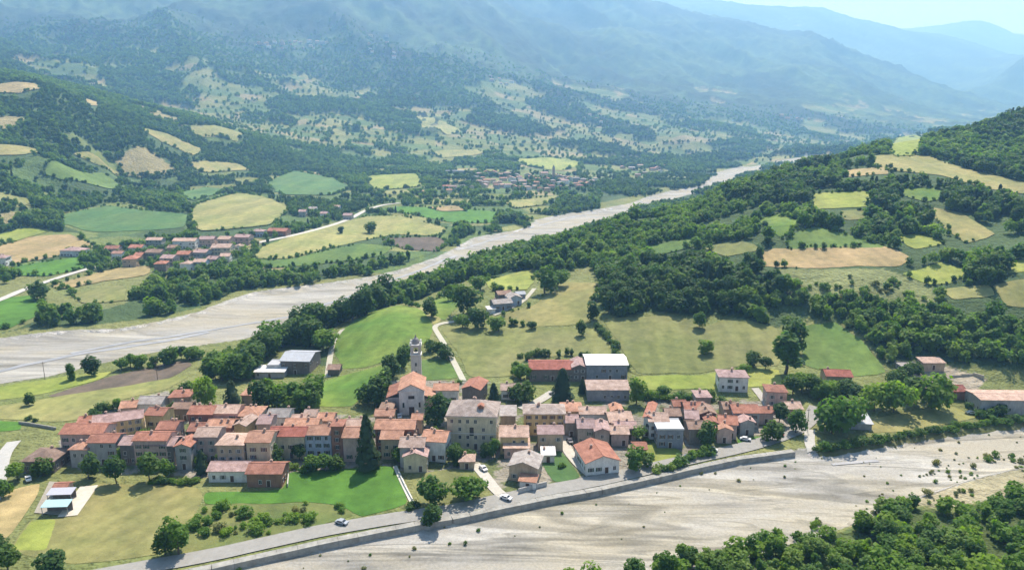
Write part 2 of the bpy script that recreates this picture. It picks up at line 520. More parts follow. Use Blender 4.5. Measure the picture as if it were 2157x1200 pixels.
def ribbon(name, line, width, mat, lift=0.2, step=4.0, smooth_it=2):
    p = np.array(line, float)
    for _ in range(smooth_it):
        q = np.stack([p[:-1] * 0.75 + p[1:] * 0.25, p[:-1] * 0.25 + p[1:] * 0.75], 1).reshape(-1, 2)
        p = np.vstack([p[:1], q, p[-1:]])
    out = [p[0]]
    for a, b in zip(p[:-1], p[1:]):
        k = max(1, int(np.hypot(*(b - a)) / step))
        for j in range(1, k + 1):
            out.append(a + (b - a) * j / k)
    p = np.array(out)
    t = np.gradient(p, axis=0)
    t /= np.maximum(np.hypot(t[:, 0], t[:, 1])[:, None], 1e-6)
    nrm = np.stack([-t[:, 1], t[:, 0]], 1)
    W = np.broadcast_to(np.asarray(width, float), (len(p),))
    rows = []
    for s in (-0.5, -0.17, 0.17, 0.5):
        q = p + nrm * (s * W)[:, None]
        rows.append(np.column_stack([q, Hm(q[:, 0], q[:, 1]) + lift]))
    V = np.concatenate(rows)
    n = len(p)
    F = [(r * n + i, r * n + i + 1, (r + 1) * n + i + 1, (r + 1) * n + i) for r in range(3) for i in range(n - 1)]
    me = mesh(name, V, F, [mat], smooth=True)
    if me.polygons[0].normal.z < 0:
        me.flip_normals()
    return link(name, me), p, nrm
def W(pts):
    return [hit(*p)[:2] for p in pts]

# ------------------------------------------------------------------ fields: outlines on the photograph, laid on the terrain
C = dict(bright=((0.065,0.165,0.022),(0.085,0.19,0.028)), green=((0.085,0.15,0.035),(0.12,0.18,0.045)), mound=((0.08,0.165,0.025),(0.15,0.21,0.04)),
 olive=((0.16,0.18,0.06),(0.20,0.20,0.085)), hay=((0.20,0.205,0.075),(0.265,0.235,0.10)), tan=((0.28,0.23,0.11),(0.33,0.26,0.135)), orange=((0.26,0.205,0.10),(0.31,0.23,0.125)),
 yellow=((0.20,0.25,0.05),(0.26,0.28,0.075)), pale=((0.20,0.22,0.075),(0.27,0.255,0.105)), brown=((0.105,0.085,0.07),(0.14,0.11,0.09)), crop=((0.07,0.15,0.05),(0.10,0.17,0.055)),
 scrub=((0.11,0.15,0.045),(0.20,0.20,0.075)))
FIELDS = [  # name, colour, stripe, direction, label, outline
 ('hay_field','hay',0.1,0.5,'large mown olive hay field beside the pool terrace at bottom left',[(205,1018),(420,1025),(428,1048),(402,1100),(350,1165),(155,1190),(20,1162),(62,1094),(148,1090),(190,1028)]),
 ('meadow','yellow',0,0,'small yellow-green lawn below the pool terrace',[(24,1158),(66,1094),(120,1092),(96,1160)]),
 ('stubble_field','tan',0.12,1.0,'tan stubble strip at the left edge above the dark trees',[(-40,1075),(30,1030),(86,1016),(74,1052),(22,1128),(-40,1165)]),
 ('sports_field','bright',0.04,0.1,'vivid green playing field below the tall dark conifer',[(430,1036),(598,1032),(608,994),(740,986),(832,980),(862,1062),(762,1089),(716,1064),(640,1056),(560,1060),(430,1062)]),
 ('scrub_meadow','scrub',0,0,'rough scrub meadow between the playing field and the levee road',[(425,1062),(640,1058),(716,1066),(748,1086),(640,1116),(520,1142),(400,1168),(352,1168),(402,1102)]),
 ('meadow','crop',0.05,1.2,'small dark green plot beside the big terracotta double roof',[(1128,950),(1180,948),(1226,1006),(1168,1018)]),
 ('garden_lawn','olive',0,0,'garden lawn round the two round trees near the levee road',[(866,1000),(950,986),(1008,992),(1020,1036),(960,1058),(884,1066)]),
 ('garden_lawn','yellow',0,0,'bright garden lawn left of the white-roofed grey house',[(1352,930),(1402,934),(1442,955),(1392,976),(1350,986)]),
 ('garden_lawn','bright',0,0,'vivid lawn with hedges beside the levee road',[(1552,925),(1600,918),(1606,928),(1556,938)]),
 ('roadside_meadow','hay',0,0,'mown meadow by the riverbank under three big trees',[(1802,892),(1852,878),(2000,852),(2062,880),(1960,898),(1880,912),(1838,911)]),
 ('meadow','yellow',0,0.3,'yellow-green strip between the far river and the ploughed strip',[(-40,822),(150,790),(240,782),(215,797),(95,829),(-40,848)]),
 ('ploughed_field','brown',0.1,0.25,'dark ploughed strip behind the left end of the village',[(92,836),(235,792),(388,758),(408,769),(345,803),(190,838)]),
 ('meadow','pale',0.08,0.25,'pale grassland behind the left end of the village',[(-40,862),(110,837),(330,802),(404,788),(352,820),(252,842),(200,880),(120,888),(45,884),(-40,880)]),
 ('meadow','bright',0,0.2,'green patch at the left edge behind the village',[(-40,884),(44,888),(46,905),(-40,912)]),
 ('meadow','mound',0.12,0.2,'bright green mown meadow draped over the rounded mound',[(706,706),(760,666),(845,642),(898,662),(912,690),(904,720),(850,746),(765,776),(722,776),(704,742)]),
 ('meadow','mound',0.1,0.4,'green slope at the foot of the mound behind the church',[(664,856),(682,802),(762,782),(868,748),(822,792),(772,830),(742,856)]),
 ('meadow','pale',0,0.2,'pale dry strip on the crest of the mound',[(846,640),(880,645),(930,672),(914,686),(896,662)]),
 ('meadow','mound',0.05,0.8,'green slope left of the hilltop farmhouse',[(898,640),(960,602),(975,625),(966,648),(936,676),(905,662)]),
 ('meadow','yellow',0.08,0.2,'yellow-green field behind the hilltop farmhouse',[(1020,592),(1112,568),(1126,588),(1112,612),(1035,612)]),
 ('meadow','hay',0.08,0.9,'dry olive meadow right of the hilltop farmhouse',[(1128,642),(1190,592),(1266,596),(1246,682),(1072,690),(1062,664)]),
 ('meadow','olive',0.08,0.4,'wide olive meadow above the church and the sheds',[(940,686),(1100,690),(1252,690),(1300,742),(1306,760),(1165,748),(1112,790),(988,796),(964,742),(926,692)]),
 ('meadow','green',0.05,0.4,'small green meadow right of the bell tower',[(888,757),(940,756),(972,796),(890,802)]),
 ('meadow','olive',0.12,0.15,'broad meadow below the forest edge, mown in stripes',[(1268,672),(1440,668),(1480,688),(1530,668),(1640,692),(1650,730),(1640,772),(1560,770),(1480,786),(1340,788),(1318,750),(1292,702)]),
 ('meadow','yellow',0.05,0.1,'bright meadow strip above the white villa',[(1332,792),(1480,790),(1560,775),(1640,778),(1650,812),(1500,820),(1340,822)]),
 ('meadow','green',0.1,0.7,'sloping green meadow right of the poplar column',[(1690,684),(1760,676),(1818,720),(1870,785),(1790,794),(1692,770)]),
 ('stubble_field','orange',0.08,0.05,'orange-tan field high on the spur',[(1626,528),(1700,526),(1850,522),(1902,546),(1868,560),(1720,563),(1618,558)]),
 ('meadow','green',0.06,0.1,'green field just above the orange-tan field on the spur',[(1686,492),(1722,481),(1800,501),(1858,519),(1662,523)]),
 ('meadow','mound',0.06,0.1,'green clearing left of a dark tree clump on the spur',[(1594,468),(1640,455),(1682,470),(1642,502)]),
 ('meadow','yellow',0.05,0.1,'square yellow-green clearing in the spur woods',[(1714,411),(1822,405),(1830,434),(1720,439)]),
 ('meadow','yellow',0.05,0.1,'highest yellow-green clearing near the spur crest',[(1878,302),(1942,289),(1938,326),(1874,330)]),
 ('stubble_field','hay',0.05,0.1,'long tan field under the highest clearing of the spur',[(1858,336),(1970,336),(2052,364),(2180,394),(2180,410),(2060,392),(1985,370),(1872,362)]),
 ('stubble_field','tan',0.05,0.1,'small tan clearing on the spur shoulder',[(1768,359),(1862,354),(1866,368),(1790,373)]),
 ('meadow','hay',0.05,0.2,'dry sloping clearing on the right of the spur',[(1958,441),(2030,455),(2088,490),(2030,507),(1984,472)]),
 ('meadow','yellow',0.05,0.2,'green clearing among the scrub on the right',[(1908,577),(1985,556),(2030,572),(2008,592),(1960,596)]),
 ('meadow','hay',0,0.2,'tan clearing at the right edge of the spur',[(2098,604),(2200,592),(2200,642),(2122,642)]),
 ('meadow','olive',0,0.2,'small olive clearing below the square clearing',[(1772,446),(1822,445),(1816,461),(1782,463)]),
 ('meadow','yellow',0,0.2,'light strip of grass in the scrub at the right edge',[(2120,552),(2200,548),(2200,570),(2125,575)]),
 # plain across the far river
 ('stubble_field','orange',0.05,0.1,'orange-tan stubble field at the left edge of the plain',[(-60,532),(60,499),(150,493),(206,521),(150,526),(118,542),(30,556),(-60,545)]),
 ('crop_field','bright',0.04,0.2,'vivid green field left of the riverside hamlet',[(28,562),(168,541),(178,566),(100,582),(38,581)]),
 ('stubble_field','tan',0.05,0.3,'pale tan field below the hamlet road',[(105,602),(258,562),(322,560),(312,580),(215,594),(125,611)]),
 ('meadow','olive',0.1,0.1,'olive field above the riverside wood',[(150,618),(262,600),(266,634),(168,641)]),
 ('crop_field','bright',0.04,0.2,'green field at the left edge beyond the river',[(-60,642),(72,620),(92,660),(20,692),(-60,696)]),
 ('crop_field','crop',0.06,0.1,'wide green field behind the riverside hamlet',[(130,452),(222,432),(402,452),(392,480),(200,490),(132,472)]),
 ('hay_field','pale',0.06,0.3,'pale dry hillock field above the riverside hamlet',[(410,432),(500,406),(560,416),(612,440),(572,476),(422,490),(402,460)]),
 ('crop_field','crop',0,0.2,'narrow green field on the shoulder of the pale hillock',[(372,406),(432,395),(482,400),(402,426)]),
 ('meadow','green',0,0.2,'green field in the lower left hillside woods',[(82,366),(222,366),(252,390),(230,400),(122,382)]),
 ('meadow','hay',0,0.2,'dry strip on the left hillside edge',[(-40,304),(90,318),(60,328),(-40,326)]),
 ('crop_field','crop',0.04,0.2,'bluish green field in the middle of the plain',[(560,386),(622,360),(702,376),(742,395),(702,412),(592,411)]),
 ('meadow','yellow',0,0.2,'yellow-green field left of the distant village',[(770,371),(882,365),(888,394),(792,401)]),
 ('meadow','pale',0.05,0.3,'long pale yellow field right of the white road',[(546,520),(770,455),(850,455),(942,481),(930,496),(832,495),(770,506),(700,521),(602,546),(540,545)]),
 ('meadow','green',0.05,0.3,'green strip between the long pale field and the riverside trees',[(540,547),(602,548),(760,513),(832,520),(802,540),(652,560),(560,566)]),
 ('crop_field','bright',0.04,0.2,'vivid green field at the end of the white road',[(800,441),(850,435),(1052,446),(1040,470),(952,470)]),
 ('stubble_field','orange',0,0.2,'small tan patch in the vivid green field',[(900,438),(962,434),(984,445),(930,447)]),
 ('ploughed_field','brown',0.05,0.2,'purple-brown ploughed field beside the far river',[(800,502),(922,499),(944,510),(922,531),(852,526)]),
 ('meadow','pale',0,0.2,'pale green field on the ridge of the left hillside',[(372,259),(432,266),(522,286),(502,301),(432,290)]),
 ('meadow','pale',0,0.2,'tan field on the lower mountain slope',[(872,246),(932,256),(976,276),(942,286),(888,271)]),
 ('meadow','yellow',0,0.2,'yellow-green field above the distant village',[(1086,336),(1162,331),(1232,345),(1182,361),(1112,351)]),
 ('stubble_field','tan',0,0.2,'tan field at the top of the left hillside',[(-30,181),(78,178),(86,190),(40,198),(-30,196)]),
 ('stubble_field','tan',0,0.2,'small bare tan patch on the left hillside crest',[(174,206),(216,219),(192,226)]),
 ('meadow','hay',0,0.2,'dry field on the lower spur of the left hillside',[(390,342),(500,345),(532,360),(432,366)]),
 ('meadow','hay',0,0.2,'dry strip between woods on the left hillside',[(290,268),(345,280),(430,318),(415,330),(340,300)]),
 ('meadow','hay',0,0.2,'curved dry strip on the left hillside',[(150,322),(210,335),(256,362),(248,372),(205,350)]),
 ('meadow','yellow',0,0.3,'light green field at the left edge above the stubble',[(-40,500),(40,482),(112,486),(60,500),(-40,520)]),
 ('meadow','pale',0,0.3,'pale field on the plain near the distant village',[(1060,425),(1140,418),(1180,412),(1150,432),(1080,440)]),
 ('meadow','pale',0,0.3,'far pale strip left of the distant village',[(905,320),(1010,316),(1020,326),(930,334)]),
]
FIELDS += [
 ('meadow','mound',0,0.1,'light green clearing below the long tan field of the spur',[(1880,404),(1960,398),(2010,412),(1950,424)]),
 ('meadow','yellow',0,0.1,'bright little clearing under the dry sloping clearing',[(1886,500),(1945,494),(1985,512),(1930,524)]),
 ('meadow','olive',0,0.1,'olive terrace left of the orange-tan field',[(1480,520),(1560,512),(1600,526),(1530,540)]),
 ('meadow','pale',0,0.1,'pale terrace low on the right of the spur',[(1990,610),(2080,602),(2090,622),(2010,630)]),
 ('meadow','green',0,0.1,'green terrace between woods on the left of the spur',[(1360,520),(1450,505),(1470,516),(1390,536)]),
]
for f in FIELDS:
    if f[5][0][0] > 1340 and f[5][0][1] < 640 and f[5][0][1] > 280:      # clearings of the spur: as wide as the woods round them leave open
        cx_, cy2 = np.mean(f[5], axis=0)
        FIELDS[FIELDS.index(f)] = f = f[:5] + ([(cx_ + (a_ - cx_) * 1.16, cy2 + (b_ - cy2) * 1.2) for a_, b_ in f[5]],)
    f_w = W(f[5])
    FIELDS[FIELDS.index(f)] = f + (f_w,)

ROADS = [ # name, width, colour, label, polyline
 ('levee_road',6.8,(0.27,0.26,0.235),'pale levee road curving along the riverbank below the village',[(120,1230),(300,1195),(440,1171),(560,1143),(680,1117),(800,1096),(880,1085),(960,1074),(1050,1053),(1150,1032),(1250,1015),(1350,992),(1450,968),(1550,947),(1620,928),(1680,906),(1708,882),(1722,858)]),
 ('country_road',6,(0.44,0.42,0.38),'white road climbing to the riverside hamlet from the left edge',[(-80,660),(0,634),(60,606),(140,580),(220,558),(252,546)]),
 ('country_road',7,(0.47,0.45,0.40),'white road curving away from the riverside hamlet',[(536,513),(600,501),(680,481),(740,461),(764,446),(800,433),(842,428)]),
 ('farm_track',3,(0.38,0.36,0.29),'pale track at the foot of the mound',[(690,795),(694,760),(700,722),(722,694)]),
 ('farm_track',3,(0.42,0.40,0.32),'pale track climbing from the church to the hilltop farmhouse',[(976,802),(960,770),(940,732),(920,700),(914,688),(930,681),(962,677),(1000,672)]),
 ('farm_track',3,(0.40,0.38,0.31),'pale track beside the hilltop farmhouse',[(1040,664),(1075,650),(1105,634),(1126,608)]),
 ('lane',3.5,(0.38,0.36,0.32),'narrow lane winding up to the white villa',[(1590,818),(1606,838),(1618,856),(1628,880)]),
 ('lane',4.5,(0.40,0.38,0.33),'pale lane rising behind the ochre palazzo',[(1098,862),(1130,848),(1165,826)]),
 ('driveway',6,(0.50,0.46,0.38),'pale concrete drive beside the pool terrace',[(188,1024),(168,1052),(142,1088)]),
 ('footpath',1.6,(0.50,0.49,0.42),'pale path along the right edge of the playing field',[(832,982),(850,1022),(872,1066)]),
 ('ramp',4,(0.41,0.395,0.355),'short pale ramp dropping from the levee road to the riverbed',[(1706,905),(1704,932),(1712,952)]),
 ('lane',4,(0.45,0.42,0.36),'short pale drive in the garden near the levee',[(1000,978),(1020,1000),(1045,1035),(1070,1050)]),
 ('lane',4,(0.45,0.42,0.36),'pale lane left of the terracotta double roof',[(1188,905),(1190,940),(1210,970),(1245,1002)]),
 ('lane',5,(0.40,0.39,0.36),'grey road at the left edge of the village',[(-30,1090),(0,1010),(5,960),(30,930)]),
]
ROADS = [r + (W(r[4]),) for r in ROADS]

# ------------------------------------------------------------------ ground colours: real surface colours per zone
VILLAGE = [(120,975),(130,905),(250,852),(350,822),(420,845),(560,872),(800,875),(826,800),(1020,800),(1100,852),(1180,850),(1230,845),(1340,835),(1480,835),(1600,845),(1690,880),(1690,905),(1500,945),(1380,975),(1230,1008),(1050,1048),(1000,1005),(860,990),(600,1000),(430,1005),(200,995)]
WOODS = [  # pixel outlines of closed woodland
 [(1100,512),(1200,475),(1300,450),(1400,415),(1530,385),(1700,345),(1880,295),(2157,225),(2400,160),(2400,760),(2157,775),(2050,770),(1990,762),(1900,755),(1868,770),(1822,712),(1780,680),(1700,672),(1640,690),(1530,664),(1450,664),(1380,655),(1300,668),(1268,650),(1272,600),(1240,560),(1180,575),(1130,570)],
 [(1100,515),(1180,490),(1180,560),(1120,565),(1040,585),(1000,585),(930,610),(880,632),(840,640),(760,662),(700,690),(690,720),(688,770),(668,770),(662,735),(590,722),(570,745),(540,770),(470,800),(440,770),(470,745),(560,720),(620,690),(680,668),(740,655),(800,628),(870,602),(950,575),(1020,550)],
 [(-100,715),(0,700),(60,690),(200,684),(330,668),(420,648),(500,612),(620,598),(750,578),(850,555),(830,528),(700,548),(560,572),(530,562),(450,565),(400,575),(330,590),(262,640),(170,664),(90,668),(20,698)],
 [(850,557),(930,523),(1000,487),(1110,470),(1090,448),(1050,470),(960,482),(945,512),(920,535),(860,545)],
 [(1130,452),(1260,428),(1330,414),(1400,395),(1400,380),(1330,395),(1260,400),(1180,432)],
 [(30,470),(80,420),(170,392),(220,400),(215,432),(128,450),(120,470),(180,492),(110,486)],
 [(250,398),(330,370),(400,392),(370,405),(400,440),(330,440),(260,425)],
 [(575,826),(664,826),(656,862),(585,866)],
 [(1780,690),(1850,720),(1900,755),(2000,765),(2157,780),(2157,640),(2000,610),(1800,600)],
]
BOTTOM_WOOD = [(1130,1235),(1250,1215),(1350,1205),(1400,1185),(1440,1165),(1500,1185),(1640,1140),(1750,1130),(1850,1085),(1900,1062),(1950,1072),(2020,1085),(2080,1050),(2250,1030),(2300,1300),(1100,1320)]
SCRUB = [[(1640,1135),(1690,1110),(1750,1080),(1850,1040),(1900,995),(1980,970),(2157,955),(2300,950),(2300,1040),(2080,1052),(2000,1070),(1900,1062),(1800,1105)],
         [(425,1064),(640,1060),(716,1068),(740,1084),(640,1112),(420,1160),(360,1160),(402,1104)],
         [(1640,566),(1860,566),(1960,600),(1980,650),(1800,640),(1650,615)]]

def cells(x, y, size, seed):
    """jittered Voronoi cells: id hash, distance to the nearest border"""
    u, v = x / size, y / size
    iu, iv = np.floor(u), np.floor(v)
    d1 = np.full(u.shape, 9.0); d2 = np.full(u.shape, 9.0); hid = np.zeros(u.shape)
    for di in (-1, 0, 1):
        for dj in (-1, 0, 1):
            a, b = iu + di, iv + dj
            sx = a + 0.15 + 0.7 * _hash(a, b, seed); sy = b + 0.15 + 0.7 * _hash(a, b, seed + 1)
            d = np.hypot(u - sx, v - sy)
            h = _hash(a, b, seed + 2)
            closer = d < d1
            d2 = np.where(closer, d1, np.minimum(d2, d))
            hid = np.where(closer, h, hid)
            d1 = np.where(closer, d, d1)
    return hid, (d2 - d1) * size * 0.5
def landcover(x, y, z):
    """patchwork of the plain, hillside and mountain: (cell hash, border distance, is wood, is clearing)"""
    wx = x + 30 * (fbm(x / 120, y / 120, 41, 3) - 0.5)
    wy = y + 30 * (fbm(x / 120, y / 120, 42, 3) - 0.5)
    h1, e1 = cells(wx, wy, 78, 51)
    h2, e2 = cells(wx * 0.8 + wy * 0.6, wy * 0.8 - wx * 0.6, 230, 61)
    far = sstep(1700, 2600, y)
    hid = np.where(far > 0.5, 0.72 * h2 + 0.28 * h1, h1)
    e = e1
    hillside = (x < -0.14 * y) & (y < 1800)
    p = 0.37 + np.where(hillside, 0.36 * sstep(11, 34, z), 0.10 * sstep(60, 160, z)) + 0.34 * sstep(170, 480, z)
    p = p + 0.8 * (fbm(x / 420, y / 420, 71, 3) - 0.5)
    p += 0.25 * sstep(3000, 4500, y)
    wood = hid * 0.9 + 0.05 < p
    return hid, e, wood

GPX, GPY, _ = proj(GX, GY, GH)
# beyond the reach of single trees the forest canopy is relief of the land itself
_hid, _e, _wd = landcover(GX, GY, GH)
canopy = _wd * sstep(1900, 2500, GY)
GH += canopy * (6 + 20 * (vnoise(GX / 22, GY / 27, 201) - 0.3) + 18 * (fbm(GX / 75, GY / 90, 203, 2) - 0.5))
colr = np.zeros(GX.shape + (3,))
n1 = fbm(GX / 30, GY / 30, 81, 4)[..., None]
grass = np.array((0.12, 0.155, 0.045)) * (1 - n1) + np.array((0.19, 0.19, 0.075)) * n1
colr[:] = grass
hid, edge, wood = landcover(GX, GY, GH)
farzone = (GY > 620) & ((GX < 0.12 * GY) | (GY > 1500))
pal = np.array([(0.10,0.16,0.05),(0.16,0.20,0.06),(0.24,0.25,0.09),(0.30,0.26,0.13),(0.12,0.18,0.05),(0.20,0.22,0.07)])
fc = pal[(hid * 997).astype(int) % len(pal)] * (0.7 + 0.3 * n1)
wc_ = np.array((0.060, 0.098, 0.034)) * (0.75 + 0.5 * fbm(GX / 60, GY / 60, 83, 4)[..., None])
# the upper mountain: darker and lighter stands of forest
st = fbm((GX + GY) / 420, (GY - GX) / 700, 87, 4)[..., None]
wc_ = np.where(GY[..., None] > 1800, wc_ * (0.32 + 0.6 * sstep(0.3, 0.7, st)) * (0.4 + 1.2 * vnoise(GX / 33, GY / 40, 205)[..., None]), wc_)
fc = fc * (1 - 0.12 * sstep(1800, 3000, GY))[..., None]
zone = np.where(wood[..., None], wc_, fc)
hedge = (edge < 4) & ~wood & (GY < 1900)
zone = np.where(hedge[..., None], wc_ * 1.2, zone)
colr = np.where(farzone[..., None], zone, colr)
for poly in WOODS:
    m = in_poly(GPX, GPY, poly) & (GY < 1600)
    colr[m] = wc_[m] * 0.9
m = in_poly(GPX, GPY, VILLAGE) & (GY < 420)
colr[m] = (np.array((0.23, 0.21, 0.17)) * (0.7 + 0.6 * n1))[m]
gr = fbm(GX / 9, GY / 9, 85, 3)
m2 = m & (gr > 0.52)
colr[m2] = np.array((0.11, 0.13, 0.05))
for poly in (BOTTOM_WOOD,):
    m = in_poly(GPX, GPY, poly) & (GY < 330)
    colr[m] = (np.array((0.07, 0.10, 0.03)) * (0.7 + 0.6 * n1))[m]
m = in_poly(GPX, GPY, SCRUB[0]) & (GY < 330)
colr[m] = (np.array((0.30, 0.27, 0.17)) * (0.7 + 0.6 * n1))[m]
m = in_poly(GPX, GPY, SCRUB[2]) & (GY < 800)
colr[m] = (np.array((0.16, 0.18, 0.07)) * (0.7 + 0.6 * n1))[m]
YARD = [(1896,800),(1905,770),(1985,765),(2010,775),(2075,800),(2060,820),(1990,825),(1920,815)]
m = in_poly(GPX, GPY, YARD) & (GY < 480)
colr[m] = (np.array((0.36, 0.31, 0.24)) * (0.7 + 0.6 * n1))[m]
m = (INNEAR > 0) | (INFAR > 0)
colr[m] = (0.36, 0.35, 0.32)

# ------------------------------------------------------------------ the ground
gm, nt, b = nodes_of('ground_cover')
at = nt.nodes.new('ShaderNodeAttribute')
at.attribute_name = 'cover'
na = noise_node(nt, 0.012, 6, 0.7)
nb_ = noise_node(nt, 0.3, 4, 0.7)
va = ramp(nt, na.outputs[0], [(0.3, (0.72, 0.76, 0.7)), (0.7, (1.28, 1.22, 1.25))]).outputs[0]
vb = ramp(nt, nb_.outputs[0], [(0.3, (0.75,) * 3), (0.7, (1.25,) * 3)]).outputs[0]
base = mixc(nt, 1.0, at.outputs['Color'], va, 'MULTIPLY')
base = mixc(nt, 1.0, base, vb, 'MULTIPLY')
nt.links.new(base, b.inputs['Base Color'])
nf = noise_node(nt, 0.035, 5, 0.75)
bump(nt, b, nf.outputs[0], 0.9, 9.0)
me = bpy.data.meshes.new('ground')
nv = NA * NB
me.vertices.add(nv)
me.vertices.foreach_set('co', np.stack([GX, GY, GH], -1).astype(np.float32).ravel())
ii, jj = np.meshgrid(np.arange(NA - 1), np.arange(NB - 1))
q = (jj * NA + ii).ravel()
quad = np.stack([q, q + 1, q + 1 + NA, q + NA], 1).astype(np.int32)
me.loops.add(quad.size)
me.loops.foreach_set('vertex_index', quad.ravel())
me.polygons.add(len(quad))
me.polygons.foreach_set('loop_start', np.arange(0, quad.size, 4, dtype=np.int32))
me.update(calc_edges=True)
me.polygons.foreach_set('use_smooth', np.ones(len(quad), bool))
ca_ = me.color_attributes.new('cover', 'FLOAT_COLOR', 'POINT')
ca_.data.foreach_set('color', np.concatenate([colr, np.ones(GX.shape + (1,))], -1).astype(np.float32).ravel())
me.materials.append(gm)
tag(link('ground', me), 'green valley ground rising to wooded mountains', kind='structure')

# rivers: gravel sheets with water threads
g_far = gravel_mat(R(-42), 0.92, 'river_gravel', 0.17)
g_near = gravel_mat(R(-20), 0.98, 'riverbed_gravel', 0.02)
o = drape('far_riverbed', far_river_w, g_far, 0.15, 1.2, skip=2, step=5)
tag(o, 'wide pale gravel bed of the far river sweeping up the valley', kind='structure')
o = drape('near_riverbed', near_river_w, g_near, 0.12, 0.5, skip=2, step=4)
tag(o, 'pale gravel riverbed below the levee in front of the village', kind='structure')
wm, nt, b = nodes_of('shallow_water')
nw = noise_node(nt, 0.12, 4, 0.6, vec_scale=(0.3, 1, 1), rot=R(-25))
nt.links.new(ramp(nt, nw.outputs[0], [(0.3, (0.20, 0.205, 0.21)), (0.6, (0.29, 0.29, 0.295)), (0.8, (0.42, 0.42, 0.42))]).outputs[0], b.inputs['Base Color'])
b.inputs['Roughness'].default_value = 0.55
b.inputs['Specular IOR Level'].default_value = 0.5
nw2 = noise_node(nt, 0.9, 3, 0.6)
bump(nt, b, nw2.outputs[0], 0.5, 0.15)
for lab, wd, pts in (
 ('grey water thread along the near side of the far river',4,[(-120,815),(0,782),(120,755),(220,738),(330,722),(440,700)]),
 ('grey water thread in the middle of the far river',3,[(150,745),(260,722),(420,700),(560,676),(640,662)]),
 ('narrow water thread where the far river bends',4,[(640,655),(730,628),(780,606),(830,588),(900,565),(960,540)]),
 ('bright water thread in the upper far river',4,[(960,525),(1040,505),(1120,478),(1200,458),(1290,440)]),
 ('small blue pool in the near riverbed right of the ramp',1.7,[(1752,979),(1790,975),(1850,971)]),
):
    o, _, _ = ribbon('river_water', W(pts), wd, wm, 0.32)
    tag(o, lab, kind='structure')

for i, (name, ck, st_, rot, lab, pts, wpts) in enumerate(FIELDS):
    c1, c2 = C[ck]
    k = 0.93 + 0.14 * random.random()
    dist = np.mean([p[1] for p in wpts])
    o = drape(name, wpts, field_mat(mul(c1, k), mul(c2, k), st_, rot, 7 + 4 * random.random(), name + '_grass'),
              0.10 + 0.004 * i + (0.25 if dist > 500 else 0) + (0.8 if dist > 1000 else 0), 0.5 + max(0, dist - 230) / 420, skip=1 if dist < 900 else 2, step=max(2.5, dist / 160))
    tag(o, lab, kind='structure')
for name, wd, c, lab, pts, wpts in ROADS:
    dist = np.mean([p[1] for p in wpts])
    o, _, _ = ribbon(name, wpts, wd, plain_mat(name + '_surface', c, 0.14, 0.6), 0.3 + (0.25 if dist > 500 else 0))
    tag(o, lab, kind='structure')

# ------------------------------------------------------------------ buildings
WALLC = dict(cream=(0.60,0.52,0.36), white=(0.72,0.70,0.66), ochre=(0.50,0.36,0.19), pink=(0.54,0.39,0.33), grey=(0.40,0.38,0.36), stone=(0.34,0.29,0.24), palestone=(0.50,0.46,0.41), yellow=(0.64,0.49,0.25), brick=(0.33,0.17,0.12), dark=(0.20,0.17,0.15), tan=(0.48,0.37,0.26), blue=(0.45,0.50,0.56), slate=(0.26,0.27,0.30))
ROOFC = dict(red=(0.32,0.15,0.105), orange=(0.40,0.22,0.15), pale=(0.42,0.30,0.24), darkred=(0.27,0.10,0.075), brown=(0.25,0.17,0.13), grey=(0.31,0.28,0.26), white=(0.62,0.61,0.60), mauve=(0.36,0.25,0.23), dusty=(0.36,0.29,0.25), metal=(0.44,0.45,0.47))
def roof_mat(k):
    key = ('roof', k)
    if key in MATS:
        return MATS[key]
    c = ROOFC[k]
    m, nt, b = nodes_of(k + '_roof_tiles')
    oi = nt.nodes.new('ShaderNodeObjectInfo')
    n1 = noise_node(nt, 0.45, 4, 0.65)
    n2 = noise_node(nt, 2.6, 3, 0.7)
    flat = k in ('white', 'metal')
    a = 0.1 if flat else 0.34
    base = ramp(nt, n1.outputs[0], [(0.3, mul(c, 1 - a)), (0.5, c), (0.72, (min(1, c[0] * (1 + a)), min(1, c[1] * (1 + a * 1.25)), min(1, c[2] * (1 + a * 1.4))))]).outputs[0]
    v = ramp(nt, n2.outputs[0], [(0.3, (1 - a * 0.8,) * 3), (0.7, (1 + a * 0.7,) * 3)]).outputs[0]
    base = mixc(nt, 1.0, base, v, 'MULTIPLY')
    t = ramp(nt, oi.outputs['Random'], [(0, (0.84, 0.86, 0.88)), (1, (1.14, 1.1, 1.06))]).outputs[0]
    base = mixc(nt, 1.0, base, t, 'MULTIPLY')
    nt.links.new(base, b.inputs['Base Color'])
    w = nt.nodes.new('ShaderNodeTexWave')
    w.inputs['Scale'].default_value = 1.1
    w.inputs['Distortion'].default_value = 1.0
    tc = nt.nodes.new('ShaderNodeTexCoord')
    nt.links.new(tc.outputs['Object'], w.inputs[0])
    bump(nt, b, w.outputs[0], 0.5, 0.08)
    MATS[key] = m
    return m
def wall_mat(k):
    key = ('wall', k)
    if key in MATS:
        return MATS[key]
    c = WALLC[k]
    m, nt, b = nodes_of(k + '_render')
    n1 = noise_node(nt, 0.35, 4, 0.7)
    n2 = noise_node(nt, 1.2, 4, 0.7, vec_scale=(1, 1, 0.25))
    base = ramp(nt, n1.outputs[0], [(0.3, mul(c, 0.8)), (0.7, mul(c, 1.12))]).outputs[0]
    v = ramp(nt, n2.outputs[0], [(0.3, (0.8, 0.8, 0.8)), (0.6, (1.06,) * 3)]).outputs[0]
    nt.links.new(mixc(nt, 1.0, base, v, 'MULTIPLY'), b.inputs['Base Color'])
    MATS[key] = m
    return m
GLASS, nt, b = nodes_of('window_glass')
b.inputs['Base Color'].default_value = (0.03, 0.035, 0.04, 1)
b.inputs['Roughness'].default_value = 0.12
b.inputs['Specular IOR Level'].default_value = 0.5
